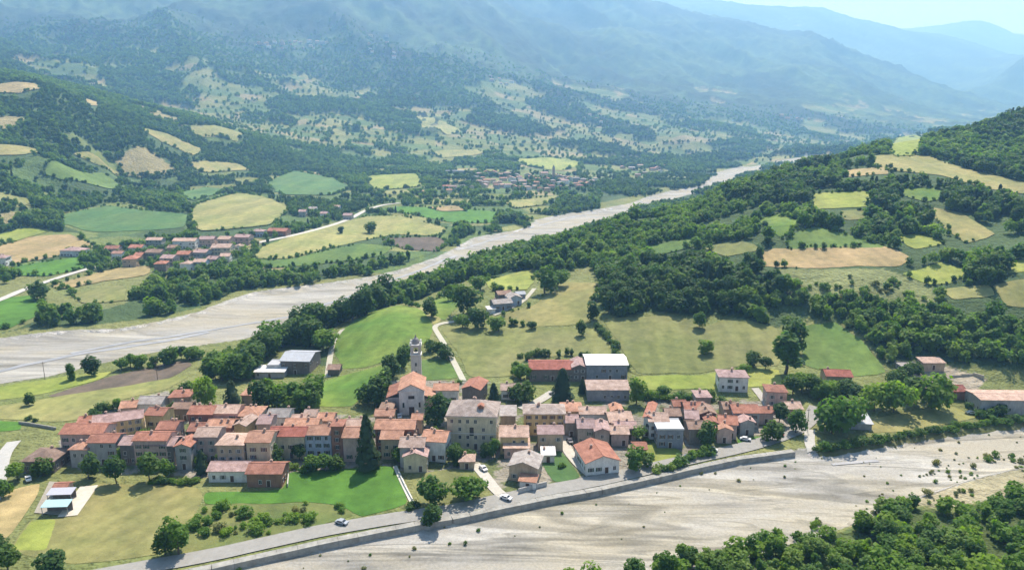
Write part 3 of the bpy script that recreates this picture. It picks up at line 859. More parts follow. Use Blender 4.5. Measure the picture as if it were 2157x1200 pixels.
SHUT = [plain_mat('shutter_' + n_, c_, 0.15, 2.0, 0.7) for n_, c_ in (('brown', (0.13, 0.07, 0.045)), ('green', (0.06, 0.10, 0.06)), ('grey', (0.30, 0.29, 0.27)))]
TRIM = plain_mat('window_trim', (0.62, 0.58, 0.52), 0.1, 2.0)
WOOD = plain_mat('dark_door_wood', (0.10, 0.06, 0.04), 0.2, 2.0)
def box_vf(x0, x1, y0, y1, z0, z1):
    v = [(x0, y0, z0), (x1, y0, z0), (x1, y1, z0), (x0, y1, z0), (x0, y0, z1), (x1, y0, z1), (x1, y1, z1), (x0, y1, z1)]
    f = [(0, 3, 2, 1), (4, 5, 6, 7), (0, 1, 5, 4), (1, 2, 6, 5), (2, 3, 7, 6), (3, 0, 4, 7)]
    return v, f
class MB:
    def __init__(s):
        s.v, s.f, s.m = [], [], []
    def add(s, vf, mi=0):
        o = len(s.v)
        s.v += vf[0]
        s.f += [tuple(i + o for i in f) for f in vf[1]]
        s.m += [mi] * len(vf[1])
        return s
    def box(s, *a, mi=0):
        return s.add(box_vf(*a), mi)
    def build(s, name, mats, parent=None, loc=None, rz=None):
        return link(name, mesh(name, s.v, s.f, mats, s.m), parent, loc, rz)
    def me(s, name, mats):
        return mesh(name, s.v, s.f, mats, s.m)
def window_me(shut, w=1.0, h=1.45):
    mb = MB()
    t = 0.09
    mb.box(-w/2-t, w/2+t, -0.07, 0.05, -h/2-t, -h/2, mi=1).box(-w/2-t, w/2+t, -0.07, 0.05, h/2, h/2+t, mi=1)
    mb.box(-w/2-t, -w/2, -0.06, 0.05, -h/2, h/2, mi=1).box(w/2, w/2+t, -0.06, 0.05, -h/2, h/2, mi=1)
    mb.box(-w/2, w/2, -0.02, 0.04, -h/2, h/2, mi=0).box(-0.04, 0.04, -0.04, -0.021, -h/2, h/2, mi=1)
    if shut is not None:
        for s_ in (-1, 1):
            x0 = s_ * (w/2 + t + 0.02); x1 = s_ * (w/2 + t + 0.5)
            mb.box(min(x0, x1), max(x0, x1), -0.09, 0.0, -h/2, h/2, mi=2)
    return mb.me('window', [GLASS, TRIM] + ([SHUT[shut]] if shut is not None else []))
WIN = [window_me(0), window_me(1), window_me(2), window_me(None)]
_d = MB().box(-0.75, 0.75, -0.08, 0.05, 0, 2.45, mi=1).box(-0.6, 0.6, -0.1, -0.081, 0, 2.3, mi=0)
DOOR = _d.me('door', [WOOD, TRIM])
_c = MB().box(-0.38, 0.38, -0.38, 0.38, -1.2, 0.9).box(-0.5, 0.5, -0.5, 0.5, 0.9, 1.02).box(-0.3, 0.3, -0.3, 0.3, 1.02, 1.25)
CHIM = _c.me('chimney', [plain_mat('chimney_plaster', (0.42, 0.30, 0.24), 0.2, 2.0)])

HOUSE_SPOTS = []
def roof_geo(kind, w, d, h, rise, o=0.55, t=0.24):
    mb = MB()
    if kind in ('g', 'x'):
        a, L = (d, w) if kind == 'g' else (w, d)
        k = rise / (a / 2)
        prof = [(-a/2 - o, h - o*k + 0.04), (0, h + rise + 0.04), (a/2 + o, h - o*k + 0.04), (a/2 + o, h - o*k + t), (0, h + rise + t + 0.05), (-a/2 - o, h - o*k + t)]
        v = []
        for e in (-L/2 - o, L/2 + o):
            for p, z in prof:
                v.append((e, p, z) if kind == 'g' else (-p, e, z))
        f = [(0, 1, 4, 5), (1, 2, 3, 4), (6, 11, 10, 7), (7, 10, 9, 8)]
        f += [(0, 6, 7, 1), (1, 7, 8, 2), (2, 8, 9, 3), (3, 9, 10, 4), (4, 10, 11, 5), (5, 11, 6, 0)]
        f = [tuple(reversed(q_)) for q_ in f]
        mb.add((v, f))
        # ridge capping
        if kind == 'g':
            mb.box(-L/2 - o, L/2 + o, -0.16, 0.16, h + rise + t - 0.02, h + rise + t + 0.12)
        else:
            mb.box(-0.16, 0.16, -L/2 - o, L/2 + o, h + rise + t - 0.02, h + rise + t + 0.12)
    elif kind == 'h':
        rl = max(0.3, abs(w - d) / 2)
        X, Y = w/2 + o, d/2 + o
        r1, r2 = ((-rl, 0), (rl, 0)) if w >= d else ((0, -rl), (0, rl))
        zb = h - 0.08
        v = [(-X, -Y, zb), (X, -Y, zb), (X, Y, zb), (-X, Y, zb), (-X, -Y, zb + t), (X, -Y, zb + t), (X, Y, zb + t), (-X, Y, zb + t), (*r1, h + rise + t), (*r2, h + rise + t)]
        f = [(0, 3, 2, 1), (0, 1, 5, 4), (1, 2, 6, 5), (2, 3, 7, 6), (3, 0, 4, 7)]
        f += [(4, 5, 9, 8), (5, 6, 9), (6, 7, 8, 9), (7, 4, 8)] if w >= d else [(4, 5, 8), (5, 6, 9, 8), (6, 7, 9), (7, 4, 8, 9)]
        mb.add((v, f))
    elif kind == 's':     # single slope falling to the front
        v0 = [(-w/2 - o, -d/2 - o, h - 0.05), (w/2 + o, -d/2 - o, h - 0.05), (w/2 + o, d/2 + o, h + rise), (-w/2 - o, d/2 + o, h + rise)]
        v = v0 + [(a_, b_, c_ + t) for a_, b_, c_ in v0]
        mb.add((v, [(0, 3, 2, 1), (4, 5, 6, 7), (0, 1, 5, 4), (1, 2, 6, 5), (2, 3, 7, 6), (3, 0, 4, 7)]))
    else:                 # flat slab with a parapet
        mb.box(-w/2 - 0.25, w/2 + 0.25, -d/2 - 0.25, d/2 + 0.25, h + 0.003, h + 0.3)
        mb.box(-w/2 - 0.25, w/2 + 0.25, -d/2 - 0.25, -d/2 + 0.05, h + 0.303, h + 0.6)
        mb.box(-w/2 - 0.25, w/2 + 0.25, d/2 - 0.05, d/2 + 0.25, h + 0.303, h + 0.6)
    return mb
def wall_geo(kind, w, d, h, rise, base=-3.0):
    if kind in ('f', 'h'):
        return MB().box(-w/2, w/2, -d/2, d/2, base, h)
    if kind == 's':
        v = [(-w/2, -d/2, base), (w/2, -d/2, base), (w/2, d/2, base), (-w/2, d/2, base), (-w/2, -d/2, h - 0.1), (w/2, -d/2, h - 0.1), (w/2, d/2, h + rise - 0.15), (-w/2, d/2, h + rise - 0.15)]
        return MB().add((v, [(0, 3, 2, 1), (4, 5, 6, 7), (0, 1, 5, 4), (1, 2, 6, 5), (2, 3, 7, 6), (3, 0, 4, 7)]))
    v, L, a = [], (w if kind == 'g' else d), (d if kind == 'g' else w)
    for e in (-L/2, L/2):
        for p, z in ((-a/2, base), (a/2, base), (a/2, h), (0, h + rise), (-a/2, h)):
            v.append((e, p, z) if kind == 'g' else (-p, e, z))
    f = [(0, 1, 2, 3, 4), (9, 8, 7, 6, 5), (0, 5, 6, 1), (1, 6, 7, 2), (2, 7, 8, 3), (3, 8, 9, 4), (4, 9, 5, 0)]
    f = [tuple(reversed(q_)) for q_ in f]
    return MB().add((v, f))
def house(name, x, y, w, d, h, rz, kind, rc, wc, label, group=None, cat='house', pitch=0.36, wins=True, chims=None, floor=2.9, spot=True, density=0.8, doors=True, shut=None):
    z = float(Hm(x, y))
    rise = (d if kind != 'x' else w) / 2 * pitch if kind in ('g', 'x') else (min(w, d) / 2 * pitch if kind == 'h' else (d * 0.14 if kind == 's' else 0))
    root = link(name, None, None, (x, y, z), rz)
    tag(root, label, cat, group)
    wall_geo(kind, w, d, h, rise).build('wall', [wall_mat(wc)], root)
    roof = roof_geo(kind, w, d, h, rise).build('roof', [roof_mat(rc)], root)
    cx, cy_ = -x, -y
    L = math.hypot(cx, cy_)
    sh = random.randrange(3) if shut is None else shut
    if wins:
        nf = max(1, int((h - 0.3) / floor))
        for nx_, ny_, span, off in ((0, -1, w, d/2), (-1, 0, d, w/2), (1, 0, d, w/2)):
            gx = nx_ * math.cos(rz) - ny_ * math.sin(rz); gy = nx_ * math.sin(rz) + ny_ * math.cos(rz)
            if (gx * cx + gy * cy_) / L < 0.12:
                continue
            nc = max(1, int((span - 0.8) / 2.7))
            dcol = nc // 2 if (doors and ny_ == -1) else -1
            for fl in range(nf):
                for c_ in range(nc):
                    s = (c_ + 0.5) / nc * (span - 0.6) - (span - 0.6) / 2
                    zc = fl * floor + 1.75
                    if zc + 0.85 > h - 0.15:
                        continue
                    lx, ly = (s, -off) if ny_ == -1 else (nx_ * off, s)
                    ra = math.atan2(nx_, -ny_) if ny_ == 0 else 0
                    ra = {(0, -1): 0, (-1, 0): -math.pi/2, (1, 0): math.pi/2}[(nx_, ny_)]
                    if fl == 0 and c_ == dcol:
                        link('door', DOOR, root, (lx, ly, 0.02), ra)
                        continue
                    if random.random() > density:
                        continue
                    link('window', WIN[3 if random.random() < 0.25 else sh], root, (lx, ly, zc), ra)
    n = chims if chims is not None else (0 if kind == 'f' else random.choice((1, 1, 2)))
    for k in range(n):
        if kind in ('g', 'h'):
            lx = random.uniform(-0.36, 0.36) * w * (0.5 if kind == 'h' else 1); ly = random.uniform(-0.18, 0.3) * d
            zc = h + rise * (1 - abs(ly) / (d / 2)) + 0.2
        elif kind == 'x':
            lx = random.uniform(-0.25, 0.25) * w; ly = random.uniform(-0.35, 0.35) * d
            zc = h + rise * (1 - abs(lx) / (w / 2)) + 0.2
        else:
            lx, ly, zc = random.uniform(-0.3, 0.3) * w, 0.2 * d, h + rise * 0.6
        link('chimney', CHIM, roof, (lx, ly, zc))
    if spot:
        HOUSE_SPOTS.append((x, y, max(w, d) * 0.5 + 1.5))
    return root, z
def house_px(name, xl, xr, ye, h, d, rot, kind, rc, wc, label, group=None, **kw):
    """front eave spans xl..xr at pixel row ye; h metres to the eave"""
    xm = (xl + xr) / 2
    x, y, z = hit(xm, ye, h)
    dep = y * CP - (z + h - EYE) * SP
    Wm = (xr - xl) * dep / FPX
    r = R(rot)
    w = max(3.0, (Wm - d * abs(math.sin(r))) / math.cos(r))
    # the middle of the front eave lies on the ray; the centre is half a depth behind it
    cx = x - math.sin(r) * d / 2
    cy_ = y + math.cos(r) * d / 2
    return house(name, cx, cy_, w, d, h, r, kind, rc, wc, label, group, **kw)

V = [ # xl, xr, eave row, wall height, depth, rotation, roof form, roof, wall, label
 (126,214,914,10,10,0,'g','red','pink','tall block with red roof at the far left end of the village'),
 (146,182,947,7,6.5,0,'h','orange','grey','narrow red-roofed annex in front of the leftmost tall block'),
 (184,242,932,9,8,0,'g','red','grey','red-roofed house between the leftmost block and the long brown roof'),
 (250,366,938,8,8,-2,'g','mauve','dark','long low brownish roof of the left front row'),
 (280,350,928,10,8,0,'g','red','pink','red roof rising behind the long brownish roof'),
 (368,400,941,9,8,0,'x','red','grey','small gabled red house right of the long brownish roof'),
 (410,456,920,10,9,0,'g','pale','pink','pinkish roof with chimneys in the left middle row'),
 (456,512,938,10,10,0,'h','pale','tan','cream four-storey house with pale hip roof, left one of a pair'),
 (518,568,932,10.5,10,0,'g','orange','cream','cream house with pale orange roof, right one of a pair'),
 (196,300,886,9,9,22,'g','mauve','yellow','long diagonal row with brownish roof and yellow facade'),
 (302,346,874,8.5,8,-6,'g','red','yellow','yellow-fronted house with arches behind the left rows'),
 (250,288,858,5.5,8,12,'g','orange','pink','orange-roofed house at the back left edge of the village'),
 (288,338,850,6,9,0,'g','grey','white','grey-roofed pale house at the back left'),
 (354,400,836,7,9,8,'h','red','tan','red hip-roofed house beside the bright rounded tree'),
 (362,398,860,5.5,7,0,'g','brown','dark','dark low house below the red hip roof at the back left'),
 (396,446,872,9.5,9,0,'g','red','brick','brick-coloured house in the left back row'),
 (447,498,870,9.5,9,0,'g','pale','pink','pinkish-grey house beside the brick-coloured one'),
 (488,522,896,8.5,9,-10,'x','pale','yellow','pale-roofed house with yellow gable front'),
 (500,544,876,8,10,0,'h','orange','tan','orange-roofed house behind the yellow gable'),
 (566,640,919,9,9,0,'g','darkred','cream','long cream house with dark red roof in the front row'),
 (598,666,901,10,9,0,'g','orange','tan','pale orange roof behind the dark red one'),
 (642,697,916,9,9,0,'g','orange','blue','orange-roofed house with bluish white front'),
 (697,720,898,13,6,0,'h','red','brick','tall dark brick tower house in the front row'),
 (722,768,922,9.5,10,0,'g','orange','pink','orange roof right of the brick tower house'),
 (790,872,904,9.5,9,0,'g','orange','brick','long orange roof with red attic front behind the tall conifer'),
 (802,846,925,8,8,0,'g','orange','tan','small orange roof right of the tall conifer'),
 (842,892,942,8,9,0,'g','pale','grey','pale pinkish roof left of the white-fronted house'),
 (884,942,930,8,10,-8,'g','orange','white','white-fronted house with orange roof below the cream palazzo'),
 (850,898,962,6,9,0,'x','mauve','cream','small cream gabled house with brown roof at the field\'s top right corner'),
 (46,112,972,4.5,11,0,'h','brown','dark','low brown-roofed house set apart at the left'),
 (438,518,992,4.2,8,0,'g','mauve','white','left half of the long low building, whitish wall'),
 (519,592,998,5,9,0,'g','red','brick','right half of the long low building, brick red wall'),
 (562,606,878,5,9,0,'g','grey','white','grey roof among trees behind the middle row'),
 (640,664,876,5.5,7,0,'g','pale','white','tiny pale house behind the orange roofs'),
 (790,828,876,6,7,0,'g','orange','tan','orange roof between the church and the conifer'),
 (800,826,862,5,7,0,'h','brown','brick','small brown roof left of the church front'),
 (508,544,832,4.5,10,0,'h','orange','tan','isolated orange hip-roofed house behind the village'),
 (914,964,822,6,8,0,'g','orange','white','white house with orange roof right of the church'),
 (966,1018,820,7,12,-14,'x','red','dark','red-roofed barn with dark gable behind the palazzo'),
 (1054,1086,876,6,8,0,'s','grey','stone','grey lean-to right of the cream palazzo'),
 (1056,1104,822,4.5,8,0,'g','pale','white','small white house behind the palazzo among dark trees'),
 (1104,1190,872,9,10,0,'h','dusty','yellow','ochre palazzo with grey roof and red shutters'),
 (1134,1186,914,7,8,0,'g','mauve','tan','tan house attached below the ochre palazzo'),
 (1054,1112,920,7,10,0,'g','pale','yellow','reddish house right of the cream palazzo'),
 (1062,1114,944,4,7,0,'s','pale','pink','low pink lean-to roof below the reddish house'),
 (1066,1138,984,5.5,10,-12,'x','grey','tan','grey-roofed house with tan side near the levee'),
 (1092,1130,1014,3,4,-12,'s','orange','white','small orange lean-to beside the levee wall'),
 (968,998,972,3,6,0,'h','pale','tan','little pink-roofed garden house below the palazzo'),
 (1226,1314,974,4.6,15,11,'x','red','white','big terracotta-roofed house beside the dark green plot'),
 (1184,1226,866,6.5,9,0,'h','orange','yellow','orange hip-roofed yellow house right of the ochre palazzo'),
 (1222,1276,872,6,8,0,'g','pale','white','long pinkish roof right of the orange hip roof'),
 (1282,1336,888,6,10,6,'g','pale','tan','wide pale tan roof left of the red L-shaped house'),
 (1218,1252,902,7,9,0,'g','mauve','stone','grey-brown roofed house below the long pinkish roof'),
 (1254,1284,908,7,9,0,'x','mauve','stone','grey-brown gable beside the other grey-brown roof'),
 (1288,1324,914,5,8,0,'g','pale','pink','small pink-roofed house behind the terracotta double roof'),
 (1344,1384,880,8,16,-18,'x','red','white','red-roofed wing of the L-shaped house'),
 (1368,1408,888,7.5,9,0,'g','pale','white','pale-roofed wing of the L-shaped house'),
 (1386,1440,906,7.5,10,0,'f','white','slate','modern slate-grey house with flat white roof'),
 (1404,1434,876,6,8,0,'g','brown','dark','brown roof behind the flat white roof'),
 (1442,1474,882,6,9,-8,'g','mauve','stone','mauve-roofed stone house right of the white-roofed one'),
 (1476,1508,872,6.5,9,0,'x','brown','brick','brown gabled house in the right-hand cluster'),
 (1444,1486,862,6,8,0,'g','red','tan','red roof at the back of the right-hand cluster'),
 (1468,1498,838,6,8,0,'h','mauve','stone','mauve hip-roofed house at the foot of the bright meadow'),
 (1512,1556,894,6,9,-10,'g','red','pink','red-roofed house at the front of the right-hand cluster'),
 (1546,1600,870,6.5,9,0,'g','red','grey','long red roof at the right of the cluster'),
 (1560,1590,890,5.5,7,0,'x','mauve','grey','grey gabled house below the long red roof'),
 (1514,1578,797,6.5,10,-6,'h','mauve','white','white villa with brown hip roof on the meadow edge'),
 (1614,1660,828,7,9,-8,'h','red','pink','reddish house beside dark cypresses above the levee bend'),
 (1740,1796,796,5.5,9,-6,'g','darkred','tan','dark red-roofed farmhouse at the foot of the sloping meadow'),
 (1990,2036,826,3.5,8,0,'g','darkred','brick','small red shed near the bare yard'),
 (1774,1838,892,2.6,8,-8,'s','metal','grey','low grey-roofed shed by the riverside meadow'),
 (1660,1690,862,5,8,0,'g','pale','pink','pinkish house behind the top of the levee road'),
 (1510,1544,906,5.5,8,-5,'x','orange','pink','orange gabled house nearest the vivid lawn'),
 (1296,1340,902,5,7,0,'g','mauve','stone','mauve roof just left of the red L-shaped house'),
 (1452,1490,904,6,8,0,'g','brown','stone','brown roof behind the dark tree right of the white-roofed house'),
 (1490,1514,892,6,8,0,'x','red','pink','narrow red gable in the right-hand cluster'),
 (1420,1446,856,5,7,0,'g','red','tan','small red roof at the back of the L-shaped house'),
 (1526,1552,862,6,8,0,'g','brown','tan','brown roof behind the long red roof'),
 (1190,1218,890,6,8,0,'g','mauve','stone','mauve roof right of the tan house below the ochre palazzo'),
 (1288,1312,866,5,7,0,'x','orange','tan','small orange gable behind the wide pale tan roof'),
 (612,640,890,9,8,0,'g','pale','pink','narrow pale roof behind the long cream house'),
 (542,568,892,8.5,9,0,'g','mauve','pink','mauve roof between the paired cream houses and the back row'),
 (724,760,900,9,8,0,'g','pale','tan','pale roof behind the orange roof right of the brick tower'),
 (160,200,892,8,8,10,'g','red','tan','small red roof behind the leftmost tall block'),
 (396,424,908,8,8,0,'g','red','dark','red roof wedged left of the pinkish chimneyed roof'),
 (330,368,904,8,8,0,'g','red','pink','red roof below the yellow-fronted arches'),
 (1010,1048,864,6,8,0,'g','mauve','tan','low mauve roof peeping out behind the cream palazzo'),
 (434,486,900,8,8,0,'g','orange','brick','orange roof behind the pale hip-roofed house'),
 (668,700,886,8,8,0,'g','orange','pink','orange roof left of the brick tower house, back row'),
 (1336,1362,946,3,6,0,'g','red','stone','tiny red garden shed below the red L-shaped house'),
 (1142,1168,958,3,5,0,'s','white','white','tiny white-roofed shelter at the top of the dark green plot'),
 (1600,1630,870,5,7,0,'g','red','pink','small red roof beside the villa lane'),
 (240,268,946,3,5,0,'f','white','grey','small flat white roof in the left front row'),
 (868,888,884,6,6,0,'g','orange','tan','small orange roof below the church front'),
]
for t_ in V:
    xl, xr, ye, h, d, rot, kind, rc, wc, lab = t_
    nm = 'house'
    kw = {}
    if 'shed' in lab or 'lean-to' in lab or 'barn' in lab:
        nm = 'shed' if 'shed' in lab or 'lean-to' in lab else 'barn'
        kw = dict(cat=nm, chims=0, density=0.4)
    if 'villa' in lab: nm = 'villa'; kw = dict(cat='house')
    if 'ochre palazzo' in lab and 'right' not in lab and 'below' not in lab: nm = 'palazzo'; kw = dict(density=1.0, shut=0, cat='building')
    house_px(nm, xl, xr, ye, h, d, rot, kind, rc, wc, lab, 'houses of the near village', **kw)

# the cream palazzo: tall block with hip roof, string course, roof dormer and big portal window
x, y, z = hit(996, 878, 13.5)
dep = y * CP - (z + 13.5 - EYE) * SP
pw, pd, ph = 104 * dep / FPX, 15.0, 13.5
root, z = house('palazzo', x, y + pd / 2, pw, pd, ph, R(-4), 'h', 'dusty', 'cream', 'big cream palazzo with hip roof in the middle of the village', cat='building', pitch=0.5, chims=3, floor=3.2, density=0.72, shut=3)
MB().box(-pw/2 - 0.15, pw/2 + 0.15, -pd/2 - 0.15, -pd/2 - 0.003, 6.3, 6.6).box(-pw/2 - 0.25, pw/2 + 0.25, -pd/2 - 0.25, -pd/2 - 0.003, ph - 0.45, ph - 0.12).build('cornice', [TRIM], root)
MB().box(-0.8, 0.8, -pd/2 - 0.06, -pd/2 - 0.004, 5.6, 9.0).build('balcony_door', [GLASS], root)
dm = MB().box(-1.0, 1.0, -1.2, 1.2, -0.6, 1.3)
dm.add(([(-1.3, -1.5, 1.3), (1.3, -1.5, 1.3), (1.3, 1.4, 1.3), (-1.3, 1.4, 1.3), (0, -1.5, 2.1), (0, 1.4, 2.1)], [(0, 3, 2, 1), (0, 1, 4), (1, 2, 5, 4), (2, 3, 5), (3, 0, 4, 5)]), 1)
dm.build('dormer', [wall_mat('brick'), roof_mat('red')], root, (3.2, -pd/2 + 4.2, ph + 1.6))

# the church
x, y, z = hit(866, 822, 11.0)
dep = y * CP - (z + 11 - EYE) * SP
cw, cd, ch = 52 * dep / FPX, 16.0, 11.0
ch_rz = R(4)
root = link('church', None, None, (x - math.sin(ch_rz) * cd / 2, y + cd / 2, z), ch_rz)
tag(root, 'pale church with plain gabled front and orange roof beside the bell tower', 'church')
HOUSE_SPOTS.append((x, y + cd / 2, 16))
wall_geo('x', cw, cd, ch, 2.6).build('nave_wall', [wall_mat('white')], root)
roof_geo('x', cw, cd, ch, 2.6, 0.5).build('nave_roof', [roof_mat('orange')], root)
MB().box(-cw/2 - 5.2, -cw/2 + 0.1, -cd/2 + 3, cd/2 + 1, -3, 6.8).build('aisle_wall', [wall_mat('grey')], root)
v0 = [(-cw/2 - 5.7, -cd/2 + 2.6, 6.8), (-cw/2 + 0.2, -cd/2 + 2.6, 9.0), (-cw/2 + 0.2, cd/2 + 1.4, 9.0), (-cw/2 - 5.7, cd/2 + 1.4, 6.8)]
MB().add((v0 + [(a_, b_, c_ + 0.25) for a_, b_, c_ in v0], [(0, 3, 2, 1), (4, 5, 6, 7), (0, 1, 5, 4), (1, 2, 6, 5), (2, 3, 7, 6), (3, 0, 4, 7)])).build('aisle_roof', [roof_mat('red')], root)
MB().box(cw/2 - 0.1, cw/2 + 4.2, -cd/2 + 4, cd/2 - 1, -3, 5.4).build('chapel_wall', [wall_mat('pink')], root)
v0 = [(cw/2 - 0.2, -cd/2 + 3.6, 7.2), (cw/2 + 4.7, -cd/2 + 3.6, 5.4), (cw/2 + 4.7, cd/2 - 0.6, 5.4), (cw/2 - 0.2, cd/2 - 0.6, 7.2)]
MB().add((v0 + [(a_, b_, c_ + 0.25) for a_, b_, c_ in v0], [(0, 3, 2, 1), (4, 5, 6, 7), (0, 1, 5, 4), (1, 2, 6, 5), (2, 3, 7, 6), (3, 0, 4, 7)])).build('chapel_roof', [roof_mat('orange')], root)
fm = MB()
for sx in (-1, 1):
    fm.box(sx * cw * 0.42 - 0.35, sx * cw * 0.42 + 0.35, -cd/2 - 0.22, -cd/2 - 0.003, -0.5, ch - 0.6)
fm.box(-cw/2 - 0.2, cw/2 + 0.2, -cd/2 - 0.35, -cd/2 - 0.004, ch - 0.55, ch - 0.1)
fm.build('facade_trim', [wall_mat('white')], root)
MB().box(-1.1, 1.1, -cd/2 - 0.1, -cd/2 - 0.004, 0, 3.6).build('portal', [WOOD], root)
MB().box(-1.3, 1.3, -cd/2 - 0.09, -cd/2 - 0.004, 7.2, 8.6).build('lunette_window', [GLASS], root)
for sx in (-1, 1):
    MB().box(sx * 3.4 - 0.4, sx * 3.4 + 0.4, -cd/2 - 0.09, -cd/2 - 0.004, 3.4, 5.6).build('window', [GLASS], root)
# bell tower behind the church front
x, y, z = hit(876, 800, 4.0)
dep = y * CP - (z - EYE) * SP
tw = 21 * dep / FPX
th = 21.0
root = link('bell_tower', None, None, (x, y + 3, z), ch_rz)
tag(root, 'slender stone bell tower with open belfry rising behind the church', 'tower')
HOUSE_SPOTS.append((x, y + 3, 5))
MB().box(-tw/2, tw/2, -tw/2, tw/2, -3, th - 5.2).build('shaft', [wall_mat('palestone')], root)
mb = MB()
for sx in (-1, 1):
    for sy in (-1, 1):
        mb.box(min(sx * tw/2, sx * (tw/2 - 1.2)), max(sx * tw/2, sx * (tw/2 - 1.2)), min(sy * tw/2, sy * (tw/2 - 1.2)), max(sy * tw/2, sy * (tw/2 - 1.2)), th - 4.9, th - 1.6)
mb.box(-tw/2, tw/2, -tw/2, tw/2, th - 1.6, th - 0.6)
mb.build('belfry', [wall_mat('palestone')], root)
MB().box(-tw/2 - 0.35, tw/2 + 0.35, -tw/2 - 0.35, tw/2 + 0.35, th - 5.2, th - 4.9).box(-tw/2 - 0.45, tw/2 + 0.45, -tw/2 - 0.45, tw/2 + 0.45, th - 0.6, th - 0.2).build('cornice', [wall_mat('white')], root)
mb = MB()
for sx in (-1, 1):
    for sy in (-1, 1):
        mb.box(sx * (tw/2 - 0.1) - 0.4, sx * (tw/2 - 0.1) + 0.4, sy * (tw/2 - 0.1) - 0.4, sy * (tw/2 - 0.1) + 0.4, th - 0.2, th + 0.9)
mb.build('pinnacle', [wall_mat('white')], root)
vv, ff = [], []
prof = [(tw * 0.42, th - 0.2), (tw * 0.40, th + 1.0), (tw * 0.28, th + 2.0), (tw * 0.10, th + 2.7), (0.12, th + 4.0)]
for r_, zc in prof:
    for k in range(10):
        a = 2 * math.pi * k / 10
        vv.append((r_ * math.cos(a), r_ * math.sin(a), zc))
for L in range(len(prof) - 1):
    for k in range(10):
        ff.append((L * 10 + k, L * 10 + (k + 1) % 10, (L + 1) * 10 + (k + 1) % 10, (L + 1) * 10 + k))
ff.append(tuple(range(40, 50)))
MB().add((vv, ff)).build('dome', [roof_mat('grey')], root)
MB().add(([(0.9 * math.cos(a) * (1 if i < 8 else 0.45), 0.9 * math.sin(a) * (1 if i < 8 else 0.45), th - 4.2 + (0 if i < 8 else 1.3)) for i in range(16) for a in (2 * math.pi * (i % 8) / 8,)], [(k, (k + 1) % 8, 8 + (k + 1) % 8, 8 + k) for k in range(8)] + [tuple(range(8, 16))])).build('bell', [plain_mat('bronze', (0.12, 0.10, 0.06), 0.1, 2)], root)
for zc in (6.5, 10.5):
    MB().box(-0.4, 0.4, -tw/2 - 0.06, -tw/2 - 0.004, zc, zc + 1.6).build('window', [GLASS], root)

# sheds and halls behind the village
house_px('shed', 1116, 1212, 780, 5.5, 14, 0, 'g', 'darkred', 'dark', 'long dark shed with red roof behind the village', None, cat='shed', chims=0, density=0.35, pitch=0.22)
house_px('hall', 1236, 1322, 772, 7.5, 16, 0, 'g', 'white', 'slate', 'large dark hall with white roof behind the village', None, cat='hall', chims=0, density=0.7, pitch=0.14)
house_px('hall', 1206, 1236, 776, 6.5, 12, 0, 'x', 'mauve', 'dark', 'dark gabled shed end joined to the white-roofed hall', None, cat='hall', chims=0, density=0.6, pitch=0.4)
house_px('shed', 1238, 1326, 822, 5, 9, 0, 's', 'pale', 'slate', 'long low shed with pale roof in front of the white-roofed hall', None, cat='shed', chims=0, density=0.5)
house_px('barn', 587, 654, 760, 7, 17, -4, 'g', 'metal', 'dark', 'large barn with grey metal roof in the riverbank grove', None, cat='barn', chims=0, density=0.2, pitch=0.24)
house_px('shed', 536, 598, 783, 3.2, 7, 0, 's', 'white', 'grey', 'long shed with white roof in front of the grey barn', None, cat='shed', chims=0, density=0.2)
house_px('shed', 562, 590, 770, 5, 9, 0, 'f', 'metal', 'white', 'small whitish annex left of the grey barn', None, cat='shed', chims=0, density=0.2)
house_px('factory', 2068, 2260, 846, 6, 12, -2, 'g', 'pale', 'grey', 'long factory building with pink roof at the right edge', None, cat='factory', chims=0, density=0.6, pitch=0.1, shut=3)
house_px('farmhouse', 1036, 1084, 640, 4.2, 9, 18, 'g', 'grey', 'slate', 'grey farmhouse at the front of the hilltop farm', None, cat='house')
house_px('barn', 1068, 1104, 628, 4.5, 9, 18, 'x', 'grey', 'blue', 'bluish gabled barn of the hilltop farm', None, cat='barn', chims=0, density=0.4)
house_px('barn', 1046, 1082, 620, 5, 8, 18, 'g', 'brown', 'dark', 'brown-roofed barn at the back of the hilltop farm', None, cat='barn', chims=0, density=0.4)
house_px('shed', 1026, 1046, 652, 2.6, 5, 18, 's', 'white', 'white', 'small white shed at the left of the hilltop farm', None, cat='shed', chims=0, density=0.4)
house_px('shed', 1086, 1110, 620, 3, 6, 18, 'g', 'metal', 'slate', 'small grey shed at the right of the hilltop farm', None, cat='shed', chims=0, density=0.4)
house_px('shed', 690, 714, 778, 3, 7, 0, 'g', 'brown', 'dark', 'tiny dark hut beside the track at the mound\'s foot', None, cat='hut', chims=0, wins=False)
house_px('ruin', 1900, 1940, 776, 3, 6, 0, 'f', 'grey', 'stone', 'low stone building on the bare yard', None, cat='building', chims=0, density=0.4)
house_px('ruin', 1945, 1990, 768, 3.5, 6, 0, 's', 'pale', 'tan', 'tan low building at the back of the bare yard', None, cat='building', chims=0, density=0.4)

